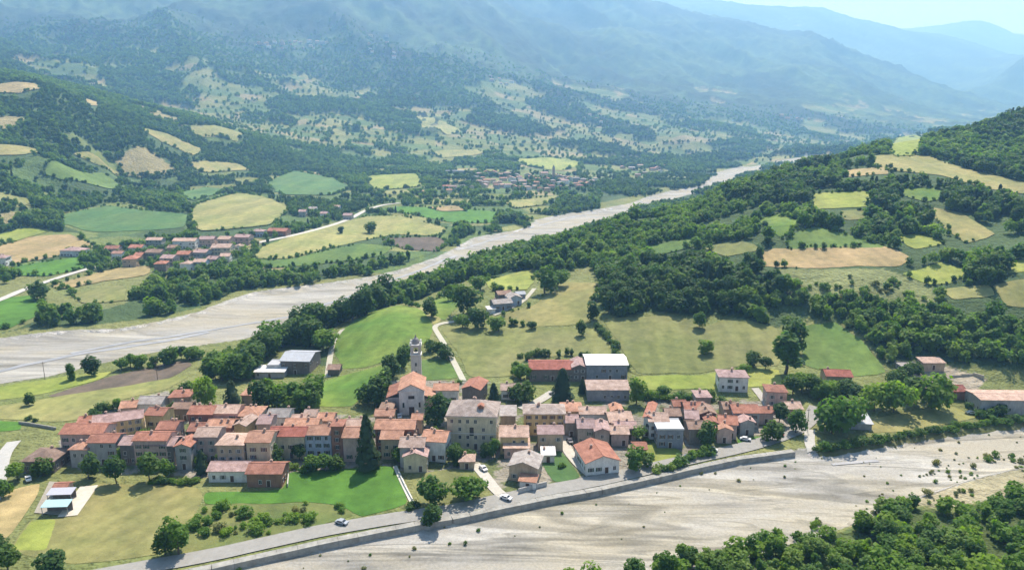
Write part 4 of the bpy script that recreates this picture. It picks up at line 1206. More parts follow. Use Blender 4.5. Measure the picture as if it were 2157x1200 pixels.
# hamlet across the far river
HAM = [(121,176,528,5,10,0,'h','mauve','white'),(216,252,524,6,9,5,'g','red','pink'),(253,290,546,6.5,10,0,'h','red','tan'),(268,300,522,6,9,0,'g','red','white'),(300,342,532,6.5,9,0,'g','brown','tan'),
 (320,352,556,6,9,0,'h','red','dark'),(304,342,506,6,8,0,'g','pale','grey'),(359,414,508,7,9,0,'g','pale','white'),(416,452,504,7,9,0,'g','mauve','pink'),(452,488,504,7,9,0,'g','pale','pink'),
 (440,488,522,9,11,0,'g','pale','cream'),(332,368,544,6,9,0,'g','mauve','pink'),(368,400,536,6,9,4,'g','red','tan'),(374,404,556,5.5,8,0,'h','pale','white'),(404,434,552,6,8,0,'g','pale','blue'),
 (402,438,532,7,9,0,'g','mauve','grey'),(488,528,500,7,9,0,'g','mauve','pink'),(490,514,520,6,8,0,'x','pale','white'),(524,556,488,5,9,0,'h','mauve','blue'),(556,608,487,5,10,-4,'g','red','brick'),
 (-20,14,544,6,9,0,'h','mauve','white'),(428,460,546,6,8,0,'g','mauve','pink'),(350,372,522,6,8,0,'g','brown','tan'),(232,258,534,5,7,0,'g','orange','white'),(460,486,540,5,8,0,'g','pale','white'),(280,300,538,5,8,0,'g','red','tan'),
 (627,645,446,6,9,0,'g','mauve','grey'),(648,668,440,6,9,0,'g','grey','white'),(720,742,454,5,9,0,'g','mauve','grey'),(672,690,450,5,8,0,'g','mauve','white'),(700,716,436,5,8,0,'g','pale','white')]
HLAB = {0: 'white house with mauve hip roof left of the riverside hamlet, beside the vivid green field', 2: 'tan house with red hip roof nearest the hamlet road', 5: 'dark house with red hip roof at the hamlet\'s lower edge', 7: 'long white house with pale roof in the riverside hamlet', 10: 'tall cream house rising in the right half of the riverside hamlet',
 14: 'bluish-fronted house at the hamlet\'s lower edge', 18: 'bluish house at the hamlet\'s right end by the white road', 19: 'long brick red house right of the riverside hamlet', 20: 'white house cut by the left edge above the vivid green field'}
for i, (xl, xr, ye, h, d, rot, k_, rc, wc) in enumerate(HAM):
    rn = {'red': 'red', 'pale': 'pale pink', 'orange': 'orange', 'mauve': 'mauve', 'grey': 'grey', 'brown': 'brown'}[rc]
    wn_ = {'white': 'white', 'pink': 'pinkish', 'tan': 'tan', 'grey': 'grey', 'blue': 'bluish', 'cream': 'cream', 'brick': 'brick red', 'dark': 'dark'}[wc]
    lab = HLAB.get(i) or ('%s house with %s roof %s' % (wn_, rn, 'in the riverside hamlet across the far river' if i < 26 else 'in the tiny hamlet where the white road ends'))
    xm_ = (xl + xr) / 2; hw_ = (xr - xl) * 0.43
    house_px('house', xm_ - hw_, xm_ + hw_, ye, h * 1.12, d * 1.3, rot + random.uniform(-12, 12), k_, rc, wc, lab, 'hamlet across the far river' if i < 26 else 'tiny hamlet at the white road', floor=3.2, density=0.7)
# distant village below the mountain, and hamlets on its slopes
def far_houses(poly, n, wpx, label, group, hm=(5, 8)):
    xs = [p[0] for p in poly]; ys = [p[1] for p in poly]
    done = []
    tries = 0
    while len(done) < n and tries < n * 40:
        tries += 1
        a, b_ = random.uniform(min(xs), max(xs)), random.uniform(min(ys), max(ys))
        if not bool(in_poly(np.array(a), np.array(b_), poly)):
            continue
        if any(abs(a - c_) < wpx * 0.9 and abs(b_ - e_) < 4 for c_, e_ in done):
            continue
        done.append((a, b_))
        x, y, z = hit(a, b_)
        dep = y * CP - (z - EYE) * SP
        w = wpx * random.uniform(0.75, 1.35) * dep / FPX
        rc_ = random.choice(('red', 'pale', 'mauve', 'orange', 'grey', 'pale')); wc_n = random.choice(('white', 'cream', 'pink', 'tan', 'grey'))
        side = '' if n < 30 else (', left end' if a < 1090 else ', middle part' if a < 1175 else ', right end')
        house('house', x, y, w, w * random.uniform(0.6, 0.8), random.uniform(*hm) * max(1, w / 13), R(random.uniform(-25, 25)), random.choice('gghx'), rc_,
              wc_n, label.replace('house', wc_n + ' ' + rc_ + '-roofed house', 1).replace('pink pale', 'pinkish pale') + side, group, wins=False, chims=0, spot=True)
far_houses([(1000,372),(1060,366),(1100,372),(1180,374),(1262,382),(1250,394),(1150,406),(1080,402),(1010,394)], 58, 12, 'small house of the distant village at the mountain foot', 'houses of the distant village')
far_houses([(880,400),(960,392),(1000,402),(960,412),(890,412)], 7, 11, 'small house left of the distant village on the plain', 'houses left of the distant village')
far_houses([(1300,350),(1400,348),(1410,372),(1310,376)], 9, 10, 'small house of the scattered hamlet right of the distant village', 'hamlet right of the distant village')
far_houses([(535,88),(690,90),(690,106),(540,104)], 22, 7, 'tiny house of the pale hamlet high on the mountain slope', 'hamlet high on the slope')
far_houses([(775,72),(850,80),(850,132),(780,126)], 8, 7, 'tiny house scattered right of the high mountain hamlet', 'houses right of the high hamlet')
far_houses([(1020,160),(1110,170),(1100,185),(1030,180)], 6, 7, 'tiny house halfway up the mountain in the middle', 'houses halfway up the mountain')
far_houses([(1225,240),(1310,250),(1300,262),(1230,256)], 6, 8, 'tiny house on the lower slope above the far river bend', 'houses above the far river bend')
far_houses([(1640,236),(1720,246),(1700,262),(1640,250)], 6, 7, 'tiny house on the distant right slope of the valley', 'houses on the distant right slope')
x, y, z = hit(1166, 378)
root = link('bell_tower', None, None, (x, y, z))
tag(root, 'slim bell tower of the distant village', 'tower')
MB().box(-2.6, 2.6, -2.6, 2.6, -2, 24).build('shaft', [wall_mat('pink')], root)
MB().box(-2.95, 2.95, -2.95, 2.95, 24.003, 24.8).build('cornice', [wall_mat('white')], root)
MB().add(([(-2.6, -2.6, 24.8), (2.6, -2.6, 24.8), (2.6, 2.6, 24.8), (-2.6, 2.6, 24.8), (0, 0, 31)], [(0, 3, 2, 1), (0, 1, 4), (1, 2, 4), (2, 3, 4), (3, 0, 4)])).build('spire', [roof_mat('grey')], root)
house_px('shed', 938, 982, 360, 5, 14, 0, 'f', 'white', 'grey', 'long white shed left of the distant village', None, cat='shed', wins=False, chims=0)

# ------------------------------------------------------------------ levee wall, fences, canopies, poles, cars
CONC = plain_mat('concrete', (0.29, 0.28, 0.25), 0.35, 0.45)
line = np.array(bank_w[:15])
dd = np.concatenate([[0], np.cumsum(np.hypot(*(line[1:] - line[:-1]).T))])
root = link('retaining_wall', None, None, (float(line[0][0]), float(line[0][1]), 0))
tag(root, 'grey concrete retaining wall below the levee road', 'wall')
L = 6.0
n = int(dd[-1] / L)
for i in range(n):
    s0, s1 = i * L, i * L + L - 0.08
    p0 = np.array([np.interp(s0, dd, line[:, k]) for k in (0, 1)]); p1 = np.array([np.interp(s1, dd, line[:, k]) for k in (0, 1)])
    t = (p1 - p0) / np.hypot(*(p1 - p0))
    nr = np.array([t[1], -t[0]])               # towards the river
    zt = [max(float(Hm(*(p - nr * 2.0))), float(Hm(*p))) + 0.25 for p in (p0, p1)]
    v = []
    for p, zz_ in ((p0, zt[0]), (p1, zt[1])):
        for off, zc in ((-0.2, -6.5), (2.9, -6.5), (2.45, zz_), (-0.2, zz_)):
            q_ = p + nr * off - line[0]
            v.append((q_[0], q_[1], zc))
    me = mesh('panel', v, [(0, 1, 2, 3), (7, 6, 5, 4), (0, 4, 5, 1), (1, 5, 6, 2), (2, 6, 7, 3), (3, 7, 4, 0)], [CONC])
    link('panel', me, root)
# walls and fences: (name, pixel line, height, thickness, colour, label)
for nm, pts, hh, th_, c_, lab in (
 ('boundary_wall', [(834,984),(852,1024),(876,1068)], 0.9, 0.3, (0.55,0.53,0.48), 'low pale wall along the right side of the playing field'),
 ('garden_wall', [(1092,1040),(1120,1032),(1152,1024)], 2.0, 0.3, (0.45,0.43,0.40), 'pale garden wall below the small orange lean-to'),
 ('garden_wall', [(118,905),(60,895),(40,893)], 1.2, 0.4, (0.30,0.28,0.25), 'low dark wall across the grassland behind the leftmost block'),
 ('yard_wall', [(1236,838),(1290,846),(1330,836)], 2.2, 0.4, (0.28,0.28,0.29), 'dark yard wall below the pale-roofed low shed'),
 ('yard_wall', [(1900,792),(1960,800),(1990,802)], 1.4, 0.4, (0.40,0.36,0.30), 'low stone wall across the bare yard'),
 ('yard_wall', [(2000,795),(2050,790),(2072,800)], 1.4, 0.5, (0.42,0.37,0.29), 'curved stone wall at the right of the bare yard'),
 ('field_wall', [(608,1000),(606,1026)], 1.0, 0.3, (0.5,0.48,0.42), 'short pale wall at the right end of the long low building'),
):
    w_ = W(pts)
    root = link(nm, None, None, (w_[0][0], w_[0][1], float(Hm(*w_[0]))))
    tag(root, lab, 'wall')
    mm = plain_mat(nm + '_masonry', c_, 0.2, 0.8)
    for a, b_ in zip(w_[:-1], w_[1:]):
        ln = math.hypot(b_[0] - a[0], b_[1] - a[1]); k = max(1, int(ln / 5))
        for i in range(k):
            q0 = (a[0] + (b_[0] - a[0]) * i / k, a[1] + (b_[1] - a[1]) * i / k); q1 = (a[0] + (b_[0] - a[0]) * (i + 0.99) / k, a[1] + (b_[1] - a[1]) * (i + 0.99) / k)
            ang = math.atan2(q1[1] - q0[1], q1[0] - q0[0]); l2 = math.hypot(q1[0] - q0[0], q1[1] - q0[1])
            za = float(Hm(*q0)); zb = float(Hm(*q1))
            o = MB().box(0, l2, -th_/2, th_/2, -0.6, hh).build('section', [mm], root, (q0[0] - w_[0][0], q0[1] - w_[0][1], za - float(Hm(*w_[0]))), ang)
# pool terrace with two canopies
PAVE = plain_mat('terrace_paving', (0.30, 0.275, 0.225), 0.15, 0.8)
o = drape('pool_terrace', W([(104,1014),(154,1018),(134,1086),(72,1080)]), PAVE, 0.22, 0.1, rnd=False)
tag(o, 'pale paved pool terrace beside the hay field', kind='structure')
for px0, px1, pyf, hh, c_, lab in ((94, 150, 1042, 3.0, (0.42, 0.42, 0.47), 'pale lilac canopy on the pool terrace'), (82, 142, 1068, 3.2, (0.36, 0.52, 0.54), 'pale turquoise canopy on the pool terrace')):
    x, y, z = hit((px0 + px1) / 2, pyf, hh)
    dep = y * CP - (z + hh - EYE) * SP
    w_ = (px1 - px0) * 0.92 * dep / FPX; d_ = 3.8
    root = link('canopy', None, None, (x, y + d_ / 2, z), R(4))
    tag(root, lab, 'canopy')
    MB().add(([(-w_/2, -d_/2, hh), (w_/2, -d_/2, hh), (w_/2, d_/2, hh + 0.7), (-w_/2, d_/2, hh + 0.7), (-w_/2, -d_/2, hh + 0.12), (w_/2, -d_/2, hh + 0.12), (w_/2, d_/2, hh + 0.82), (-w_/2, d_/2, hh + 0.82)],
              [(0, 3, 2, 1), (4, 5, 6, 7), (0, 1, 5, 4), (1, 2, 6, 5), (2, 3, 7, 6), (3, 0, 4, 7)])).build('roof_sheet', [plain_mat('canopy_' + lab.split()[1], c_, 0.06, 0.5, 0.5)], root)
    for sx in (-1, 1):
        for sy in (-1, 1):
            MB().box(sx * (w_/2 - 0.3) - 0.08, sx * (w_/2 - 0.3) + 0.08, sy * (d_/2 - 0.3) - 0.08, sy * (d_/2 - 0.3) + 0.08, -0.3, hh + (0 if sy < 0 else 0.6)).build('post', [CONC], root)
    MB().box(-w_/2 + 0.2, w_/2 - 0.2, d_/2 - 0.5, d_/2 - 0.3, -0.2, hh + 0.3).build('back_wall', [wall_mat('dark')], root)
house_px('hut', 110, 138, 1030, 2.6, 5, 4, 'g', 'red', 'pink', 'small red-roofed changing hut at the top of the pool terrace', None, cat='hut', chims=0, density=0.5)
# utility poles
POLE = plain_mat('pole_wood', (0.16, 0.12, 0.09), 0.2, 2)
pm = MB()
for k in range(8):
    a0, a1 = 2 * math.pi * k / 8, 2 * math.pi * (k + 1) / 8
    pm.add(([(0.16 * math.cos(a0), 0.16 * math.sin(a0), -1), (0.16 * math.cos(a1), 0.16 * math.sin(a1), -1), (0.1 * math.cos(a1), 0.1 * math.sin(a1), 9.5), (0.1 * math.cos(a0), 0.1 * math.sin(a0), 9.5)], [(0, 1, 2, 3)]))
pole_me = pm.me('shaft', [POLE])
arm_me = MB().box(-0.9, 0.9, -0.06, 0.06, 8.7, 8.84).box(-0.85, -0.77, -0.04, 0.04, 8.84, 9.05).box(0.77, 0.85, -0.04, 0.04, 8.84, 9.05).me('crossarm', [POLE])
for px, py, lab in ((95, 800, 'wooden power pole standing against the far river gravel'), (332, 800, 'wooden power pole at the end of the ploughed strip'), (1700, 905, 'wooden power pole at the ramp by the levee road'), (1070, 545, 'wooden power pole on the far bank grove')):
    x, y, z = hit(px, py)
    root = link('utility_pole', None, None, (x, y, z), R(20))
    tag(root, lab, 'pole', 'wooden power poles')
    link('shaft', pole_me, root); link('crossarm', arm_me, root)
# parked cars
def car(px, py, rz, c_, lab):
    x, y, z = hit(px, py)
    root = link('parked_car', None, None, (x, y, z + 0.3), R(rz))
    tag(root, lab, 'car', 'cars parked in the village')
    pm_ = plain_mat('car_paint', c_, 0.03, 0.5, 0.3, spec=0.5)
    prof = [(-2.1, 0.35), (-2.1, 0.8), (-1.2, 0.92), (-0.6, 1.42), (0.9, 1.42), (1.6, 0.95), (2.1, 0.85), (2.1, 0.35)]
    v = [(sx * 0.85, p, zc) for sx in (-1, 1) for p, zc in prof]
    n = len(prof)
    f = [tuple(range(n)), tuple(range(2 * n - 1, n - 1, -1))] + [(i, n + i, n + (i + 1) % n, (i + 1) % n) for i in range(n)]
    me = mesh('body', v, f, [pm_])
    bmx = bmesh.new(); bmx.from_mesh(me); bmesh.ops.recalc_face_normals(bmx, faces=bmx.faces); bmx.to_mesh(me); bmx.free()
    link('body', me, root)
    for sx in (-1, 1):
        MB().box(min(sx * 0.86, sx * 0.88), max(sx * 0.86, sx * 0.88), -0.6, 1.1, 0.95, 1.34).build('side_window', [GLASS], root)
        for py_ in (-1.3, 1.3):
            vv, ff = [], []
            for k in range(10):
                a = 2 * math.pi * k / 10
                vv += [(sx * 0.7, py_ + 0.33 * math.cos(a), 0.33 + 0.33 * math.sin(a)), (sx * 0.9, py_ + 0.33 * math.cos(a), 0.33 + 0.33 * math.sin(a))]
            for k in range(10):
                ff.append((2 * k, 2 * k + 1, (2 * k + 3) % 20, (2 * k + 2) % 20))
            ff.append(tuple(range(1, 20, 2))); ff.append(tuple(range(18, -1, -2)))
            MB().add((vv, ff)).build('wheel', [plain_mat('tyre', (0.02, 0.02, 0.02), 0.1, 2)], root)
    MB().add(([(-0.75, -1.15, 0.98), (0.75, -1.15, 0.98), (0.7, -0.64, 1.40), (-0.7, -0.64, 1.40)], [(0, 1, 2, 3)])).build('windscreen', [GLASS], root)
for a in ((1198, 915, 20, (0.75, 0.75, 0.75), 'white car parked on the pale lane right of the tan house'), (1200, 932, 15, (0.1, 0.1, 0.12), 'dark car on the pale lane right of the tan house'),
          (1066, 1052, 60, (0.7, 0.7, 0.72), 'white car at the gate of the levee driveway'), (1500, 950, 60, (0.72, 0.72, 0.7), 'pale car beside the levee road below the dark tree'),
          (924, 968, 80, (0.75, 0.75, 0.76), 'white car below the white-fronted house'), (1240, 800, 90, (0.72, 0.72, 0.72), 'white van-like car between the sheds'), (1018, 990, 30, (0.72, 0.7, 0.68), 'pale car on the short garden drive'),
          (1640, 918, 60, (0.35, 0.06, 0.05), 'red car on the levee road near its bend'), (1452, 966, 65, (0.12, 0.14, 0.2), 'dark blue car on the levee road below the white-roofed house'), (1166, 832, 60, (0.5, 0.5, 0.52), 'grey car on the lane behind the ochre palazzo'),
          (1304, 838, 90, (0.7, 0.7, 0.7), 'white car in the yard of the pale-roofed low shed'), (2046, 872, 80, (0.7, 0.7, 0.72), 'white car at the left end of the factory'), (842, 880, 10, (0.72, 0.72, 0.7), 'white car left of the church front'), (720, 1104, 70, (0.3, 0.32, 0.35), 'grey car driving on the levee road below the playing field'),
          (1570, 928, 70, (0.6, 0.62, 0.65), 'silver car by the vivid lawn'), (60, 1012, 40, (0.7, 0.7, 0.7), 'pale car beside the low brown-roofed house')):
    car(*a)

# grassy bank where the wall ends
BANKM = field_mat((0.10, 0.115, 0.042), (0.18, 0.17, 0.08), 0.0, 0.0, 9.0, 'bank_weeds')
for pts, lab in ((BANK[15:], 'dark weedy stone bank right of the ramp'),):
    w_ = np.array(W(pts))
    t = np.gradient(w_, axis=0); t /= np.hypot(t[:, 0], t[:, 1])[:, None]
    w_ = w_ + np.stack([t[:, 1], -t[:, 0]], 1) * 1.3
    o, _, _ = ribbon('river_bank', w_, 3.4, BANKM, 0.3, 3.0)
    tag(o, lab, kind='structure')
HOUSE_SPOTS = globals().get("HOUSE_SPOTS", [])

# ------------------------------------------------------------------ trees
def leaf_mat(name, dark, light, warm, trans=0.32):
    m = bpy.data.materials.new(name)
    m.use_nodes = True
    nt = m.node_tree
    b = nt.nodes['Principled BSDF']
    out = nt.nodes['Material Output']
    oi = nt.nodes.new('ShaderNodeObjectInfo')
    n = noise_node(nt, 0.55, 3, 0.6)
    c = ramp(nt, n.outputs[0], [(0.32, dark), (0.66, light)]).outputs[0]
    tint = ramp(nt, oi.outputs['Random'], [(0.0, (0.58, 0.72, 0.75)), (0.4, (0.95, 1.0, 1.0)), (0.8, (1.25, 1.16, 0.95)), (1.0, warm)]).outputs[0]
    c = mixc(nt, 1.0, c, tint, 'MULTIPLY')
    nt.links.new(c, b.inputs['Base Color'])
    b.inputs['Roughness'].default_value = 0.65
    b.inputs['Specular IOR Level'].default_value = 0.25
    tr = nt.nodes.new('ShaderNodeBsdfTranslucent')
    tc = mixc(nt, 1.0, c, (1.35, 1.5, 0.55), 'MULTIPLY')
    nt.links.new(tc, tr.inputs[0])
    mx = nt.nodes.new('ShaderNodeMixShader')
    mx.inputs[0].default_value = trans
    nt.links.new(b.outputs[0], mx.inputs[1])
    nt.links.new(tr.outputs[0], mx.inputs[2])
    nt.links.new(mx.outputs[0], out.inputs['Surface'])
    return m
LM = dict(
 broad=leaf_mat('broadleaf_foliage', (0.070, 0.145, 0.016), (0.145, 0.240, 0.028), (1.3, 1.22, 0.9), 0.48),
 dark=leaf_mat('dark_foliage', (0.042, 0.094, 0.015), (0.084, 0.150, 0.022), (1.2, 1.15, 0.95), 0.42),
 lime=leaf_mat('light_foliage', (0.11, 0.20, 0.022), (0.19, 0.29, 0.036), (1.15, 1.1, 0.9), 0.5),
 conifer=leaf_mat('conifer_foliage', (0.022, 0.050, 0.020), (0.050, 0.082, 0.030), (1.1, 1.1, 1.0), 0.2),
 willow=leaf_mat('willow_foliage', (0.095, 0.170, 0.034), (0.185, 0.26, 0.058), (1.2, 1.15, 1.0), 0.45),
 dry=leaf_mat('dry_shrub_foliage', (0.12, 0.14, 0.040), (0.21, 0.21, 0.075), (1.25, 1.1, 0.9), 0.35),
)
BARK = plain_mat('bark', (0.10, 0.078, 0.055), 0.3, 3.0)

def crown_cards(kind, n, size, seed):
    """leaf sprays spread through an uneven crown of unit height (z 0..1), returns (n,4,3)"""
    r = np.random.default_rng(seed)
    if kind == 'conifer':
        t = r.random(n) ** 0.75
        z = 0.08 + 0.92 * (1 - t) if False else 0.07 + 0.93 * r.random(n) ** 1.25
        a = r.random(n) * 2 * np.pi
        ph = r.random(6) * 6.28
        lob = 1 + 0.16 * np.sin(3 * a + ph[0] + z * 9) + 0.13 * np.sin(5 * a + ph[1] - z * 14)
        rad = 0.20 * (1.03 - z) ** 0.62 * (0.72 + 0.4 * np.abs(np.sin(z * 27 + ph[2]))) * lob * np.where(z < 0.15, 0.8, 1)
        q = rad * (0.55 + 0.5 * r.random(n) ** 0.4)
        P = np.stack([np.cos(a) * q, np.sin(a) * q, z], 1)
        N = np.stack([np.cos(a), np.sin(a), 0.35 + 0.3 * r.random(n)], 1)
    else:
        prof = {'round': (0.44, 0.53, 0.46, 10), 'tall': (0.20, 0.52, 0.48, 10), 'wide': (0.56, 0.55, 0.42, 12), 'bush': (0.66, 0.44, 0.48, 7), 'oval': (0.34, 0.52, 0.47, 10)}[kind]
        hr, cz, vr, nb = prof
        B = []
        for k in range(nb):
            a = r.random() * 2 * np.pi
            e = r.uniform(-1, 1)
            d = r.uniform(0.35, 0.72) * math.sqrt(max(0.05, 1 - e * e * 0.75))
            B.append((math.cos(a) * d * hr * 1.1, math.sin(a) * d * hr * 1.1, cz + e * vr * 0.68, r.uniform(0.28, 0.62)))
        B.append((0, 0, cz, 0.7))
        B = np.array(B)
        k = r.choice(len(B), n, p=B[:, 3] ** 2 / (B[:, 3] ** 2).sum())
        D = r.normal(size=(n, 3)); D /= np.linalg.norm(D, axis=1)[:, None]
        q = (0.55 + 0.5 * r.random(n) ** 0.5 + 0.18 * (r.random(n) < 0.08))[:, None]
        S = np.stack([B[k, 3] * hr, B[k, 3] * hr, B[k, 3] * vr * 0.85], 1)
        P = B[k, :3] + D * S * q
        N = D * 0.75 + r.normal(size=(n, 3)) * 0.45 + np.array([0, 0, 0.85])
        P[:, 2] = np.maximum(P[:, 2], 0.02 if kind == 'bush' else 0.05)
    N /= np.linalg.norm(N, axis=1)[:, None]
    up = r.normal(size=(n, 3))
    T = np.cross(N, up); T /= np.linalg.norm(T, axis=1)[:, None]
    Bt = np.cross(N, T)
    s = (size * (0.6 + 0.8 * r.random(n)))[:, None]
    asp = (0.7 + 0.5 * r.random(n))[:, None]
    Q = np.stack([P - T * s, P - Bt * s * asp * 0.9 + N * s * 0.25, P + T * s * 0.95, P + Bt * s * asp], 1)
    return Q
def trunk_mesh(kind, seed, name='trunk'):
    r = random.Random(seed)
    V, F = [], []
    def limb(p0, p1, r0, r1, seg=6):
        p0, p1 = Vector(p0), Vector(p1)
        d = (p1 - p0).normalized()
        a = d.orthogonal().normalized(); b_ = d.cross(a)
        s = len(V)
        for p, rr in ((p0, r0), ((p0 + p1) / 2 + a * r0 * 0.5, (r0 + r1) / 2), (p1, r1)):
            for k in range(seg):
                t = 2 * math.pi * k / seg
                V.append(p + (a * math.cos(t) + b_ * math.sin(t)) * rr)
        for L in range(2):
            for k in range(seg):
                F.append((s + L * seg + k, s + L * seg + (k + 1) % seg, s + (L + 1) * seg + (k + 1) % seg, s + (L + 1) * seg + k))
    if kind == 'conifer':
        limb((0, 0, -0.05), (0, 0, 0.95), 0.022, 0.004)
    elif kind == 'bush':
        for k in range(4):
            a = k * 1.57 + r.random()
            limb((0, 0, -0.05), (0.25 * math.cos(a), 0.25 * math.sin(a), 0.5), 0.03, 0.008, 5)
    else:
        top = 0.62 if kind != 'tall' else 0.85
        limb((0, 0, -0.06), (0.015, 0.01, 0.32), 0.028, 0.02)
        limb((0.015, 0.01, 0.32), (0, 0, top), 0.02, 0.006)
        hr = {'round': 0.3, 'tall': 0.12, 'wide': 0.42, 'oval': 0.22}[kind]
        for k in range(5):
            a = k * 1.26 + r.random()
            limb((0.01, 0.01, 0.28 + 0.05 * k), (hr * math.cos(a), hr * math.sin(a), 0.5 + 0.06 * k), 0.013, 0.004, 5)
    return mesh(name, V, F, [BARK], smooth=True)
SPEC = {  # species: crown shape, foliage
 'round': ('round', 'broad'), 'dark': ('round', 'dark'), 'lime': ('wide', 'lime'), 'wide': ('wide', 'broad'), 'tall': ('tall', 'broad'), 'oval': ('oval', 'broad'), 'ovaldark': ('oval', 'dark'),
 'conifer': ('conifer', 'conifer'), 'willow': ('round', 'willow'), 'talllime': ('oval', 'lime'), 'bush': ('bush', 'broad'), 'drybush': ('bush', 'dry'), 'willowbush': ('bush', 'willow'), 'darkbush': ('bush', 'dark'), 'limebush': ('bush', 'lime')}
PROTO = {}
for si, (sp, (shape, fol)) in enumerate(SPEC.items()):
    PROTO[sp] = []
    for v in range(3):
        nleaf = {'conifer': 900, 'bush': 420}.get(shape, 950)
        size = {'conifer': 0.042, 'bush': 0.085, 'tall': 0.040, 'oval': 0.046, 'wide': 0.058}.get(shape, 0.052)
        Q = crown_cards(shape, nleaf, size, 100 + si * 10 + v)
        PROTO[sp].append((quads_mesh('crown', Q, [LM[fol]]), trunk_mesh(shape, si * 10 + v)))
TREES = []       # (x, y, r) of everything planted one by one
SPACING = {}
def plant(x, y, h, sp, label, group=None, cat='tree', spread=1.0, name=None):
    z = float(Hm(x, y))
    v = random.randrange(3)
    cm, tm = PROTO[sp][v]
    bushy = sp.endswith('bush')
    nm = name or ('shrub' if bushy else {'conifer': 'conifer_tree', 'tall': 'poplar_tree', 'willow': 'willow_tree'}.get(sp, 'broadleaf_tree'))
    root = link(nm, None, None, (x, y, z), random.random() * 6.28)
    tag(root, label, 'shrub' if bushy else cat, group)
    s = (h * spread * random.uniform(0.92, 1.08), h * spread * random.uniform(0.92, 1.08), h)
    for n_, d_ in (('trunk', tm), ('crown', cm)):
        o = link('stem' if bushy and n_ == 'trunk' else n_, d_, root)
        o.scale = s
    TREES.append((x, y, h * 0.3))
    return root
def plant_px(px, py, hpx, sp, label, group=None, spread=1.0):
    x, y, z = hit(px, py)
    dep = y * CP - (z - EYE) * SP
    return plant(x, y, hpx * dep / FPX * 1.03, sp, label, group, spread=spread)

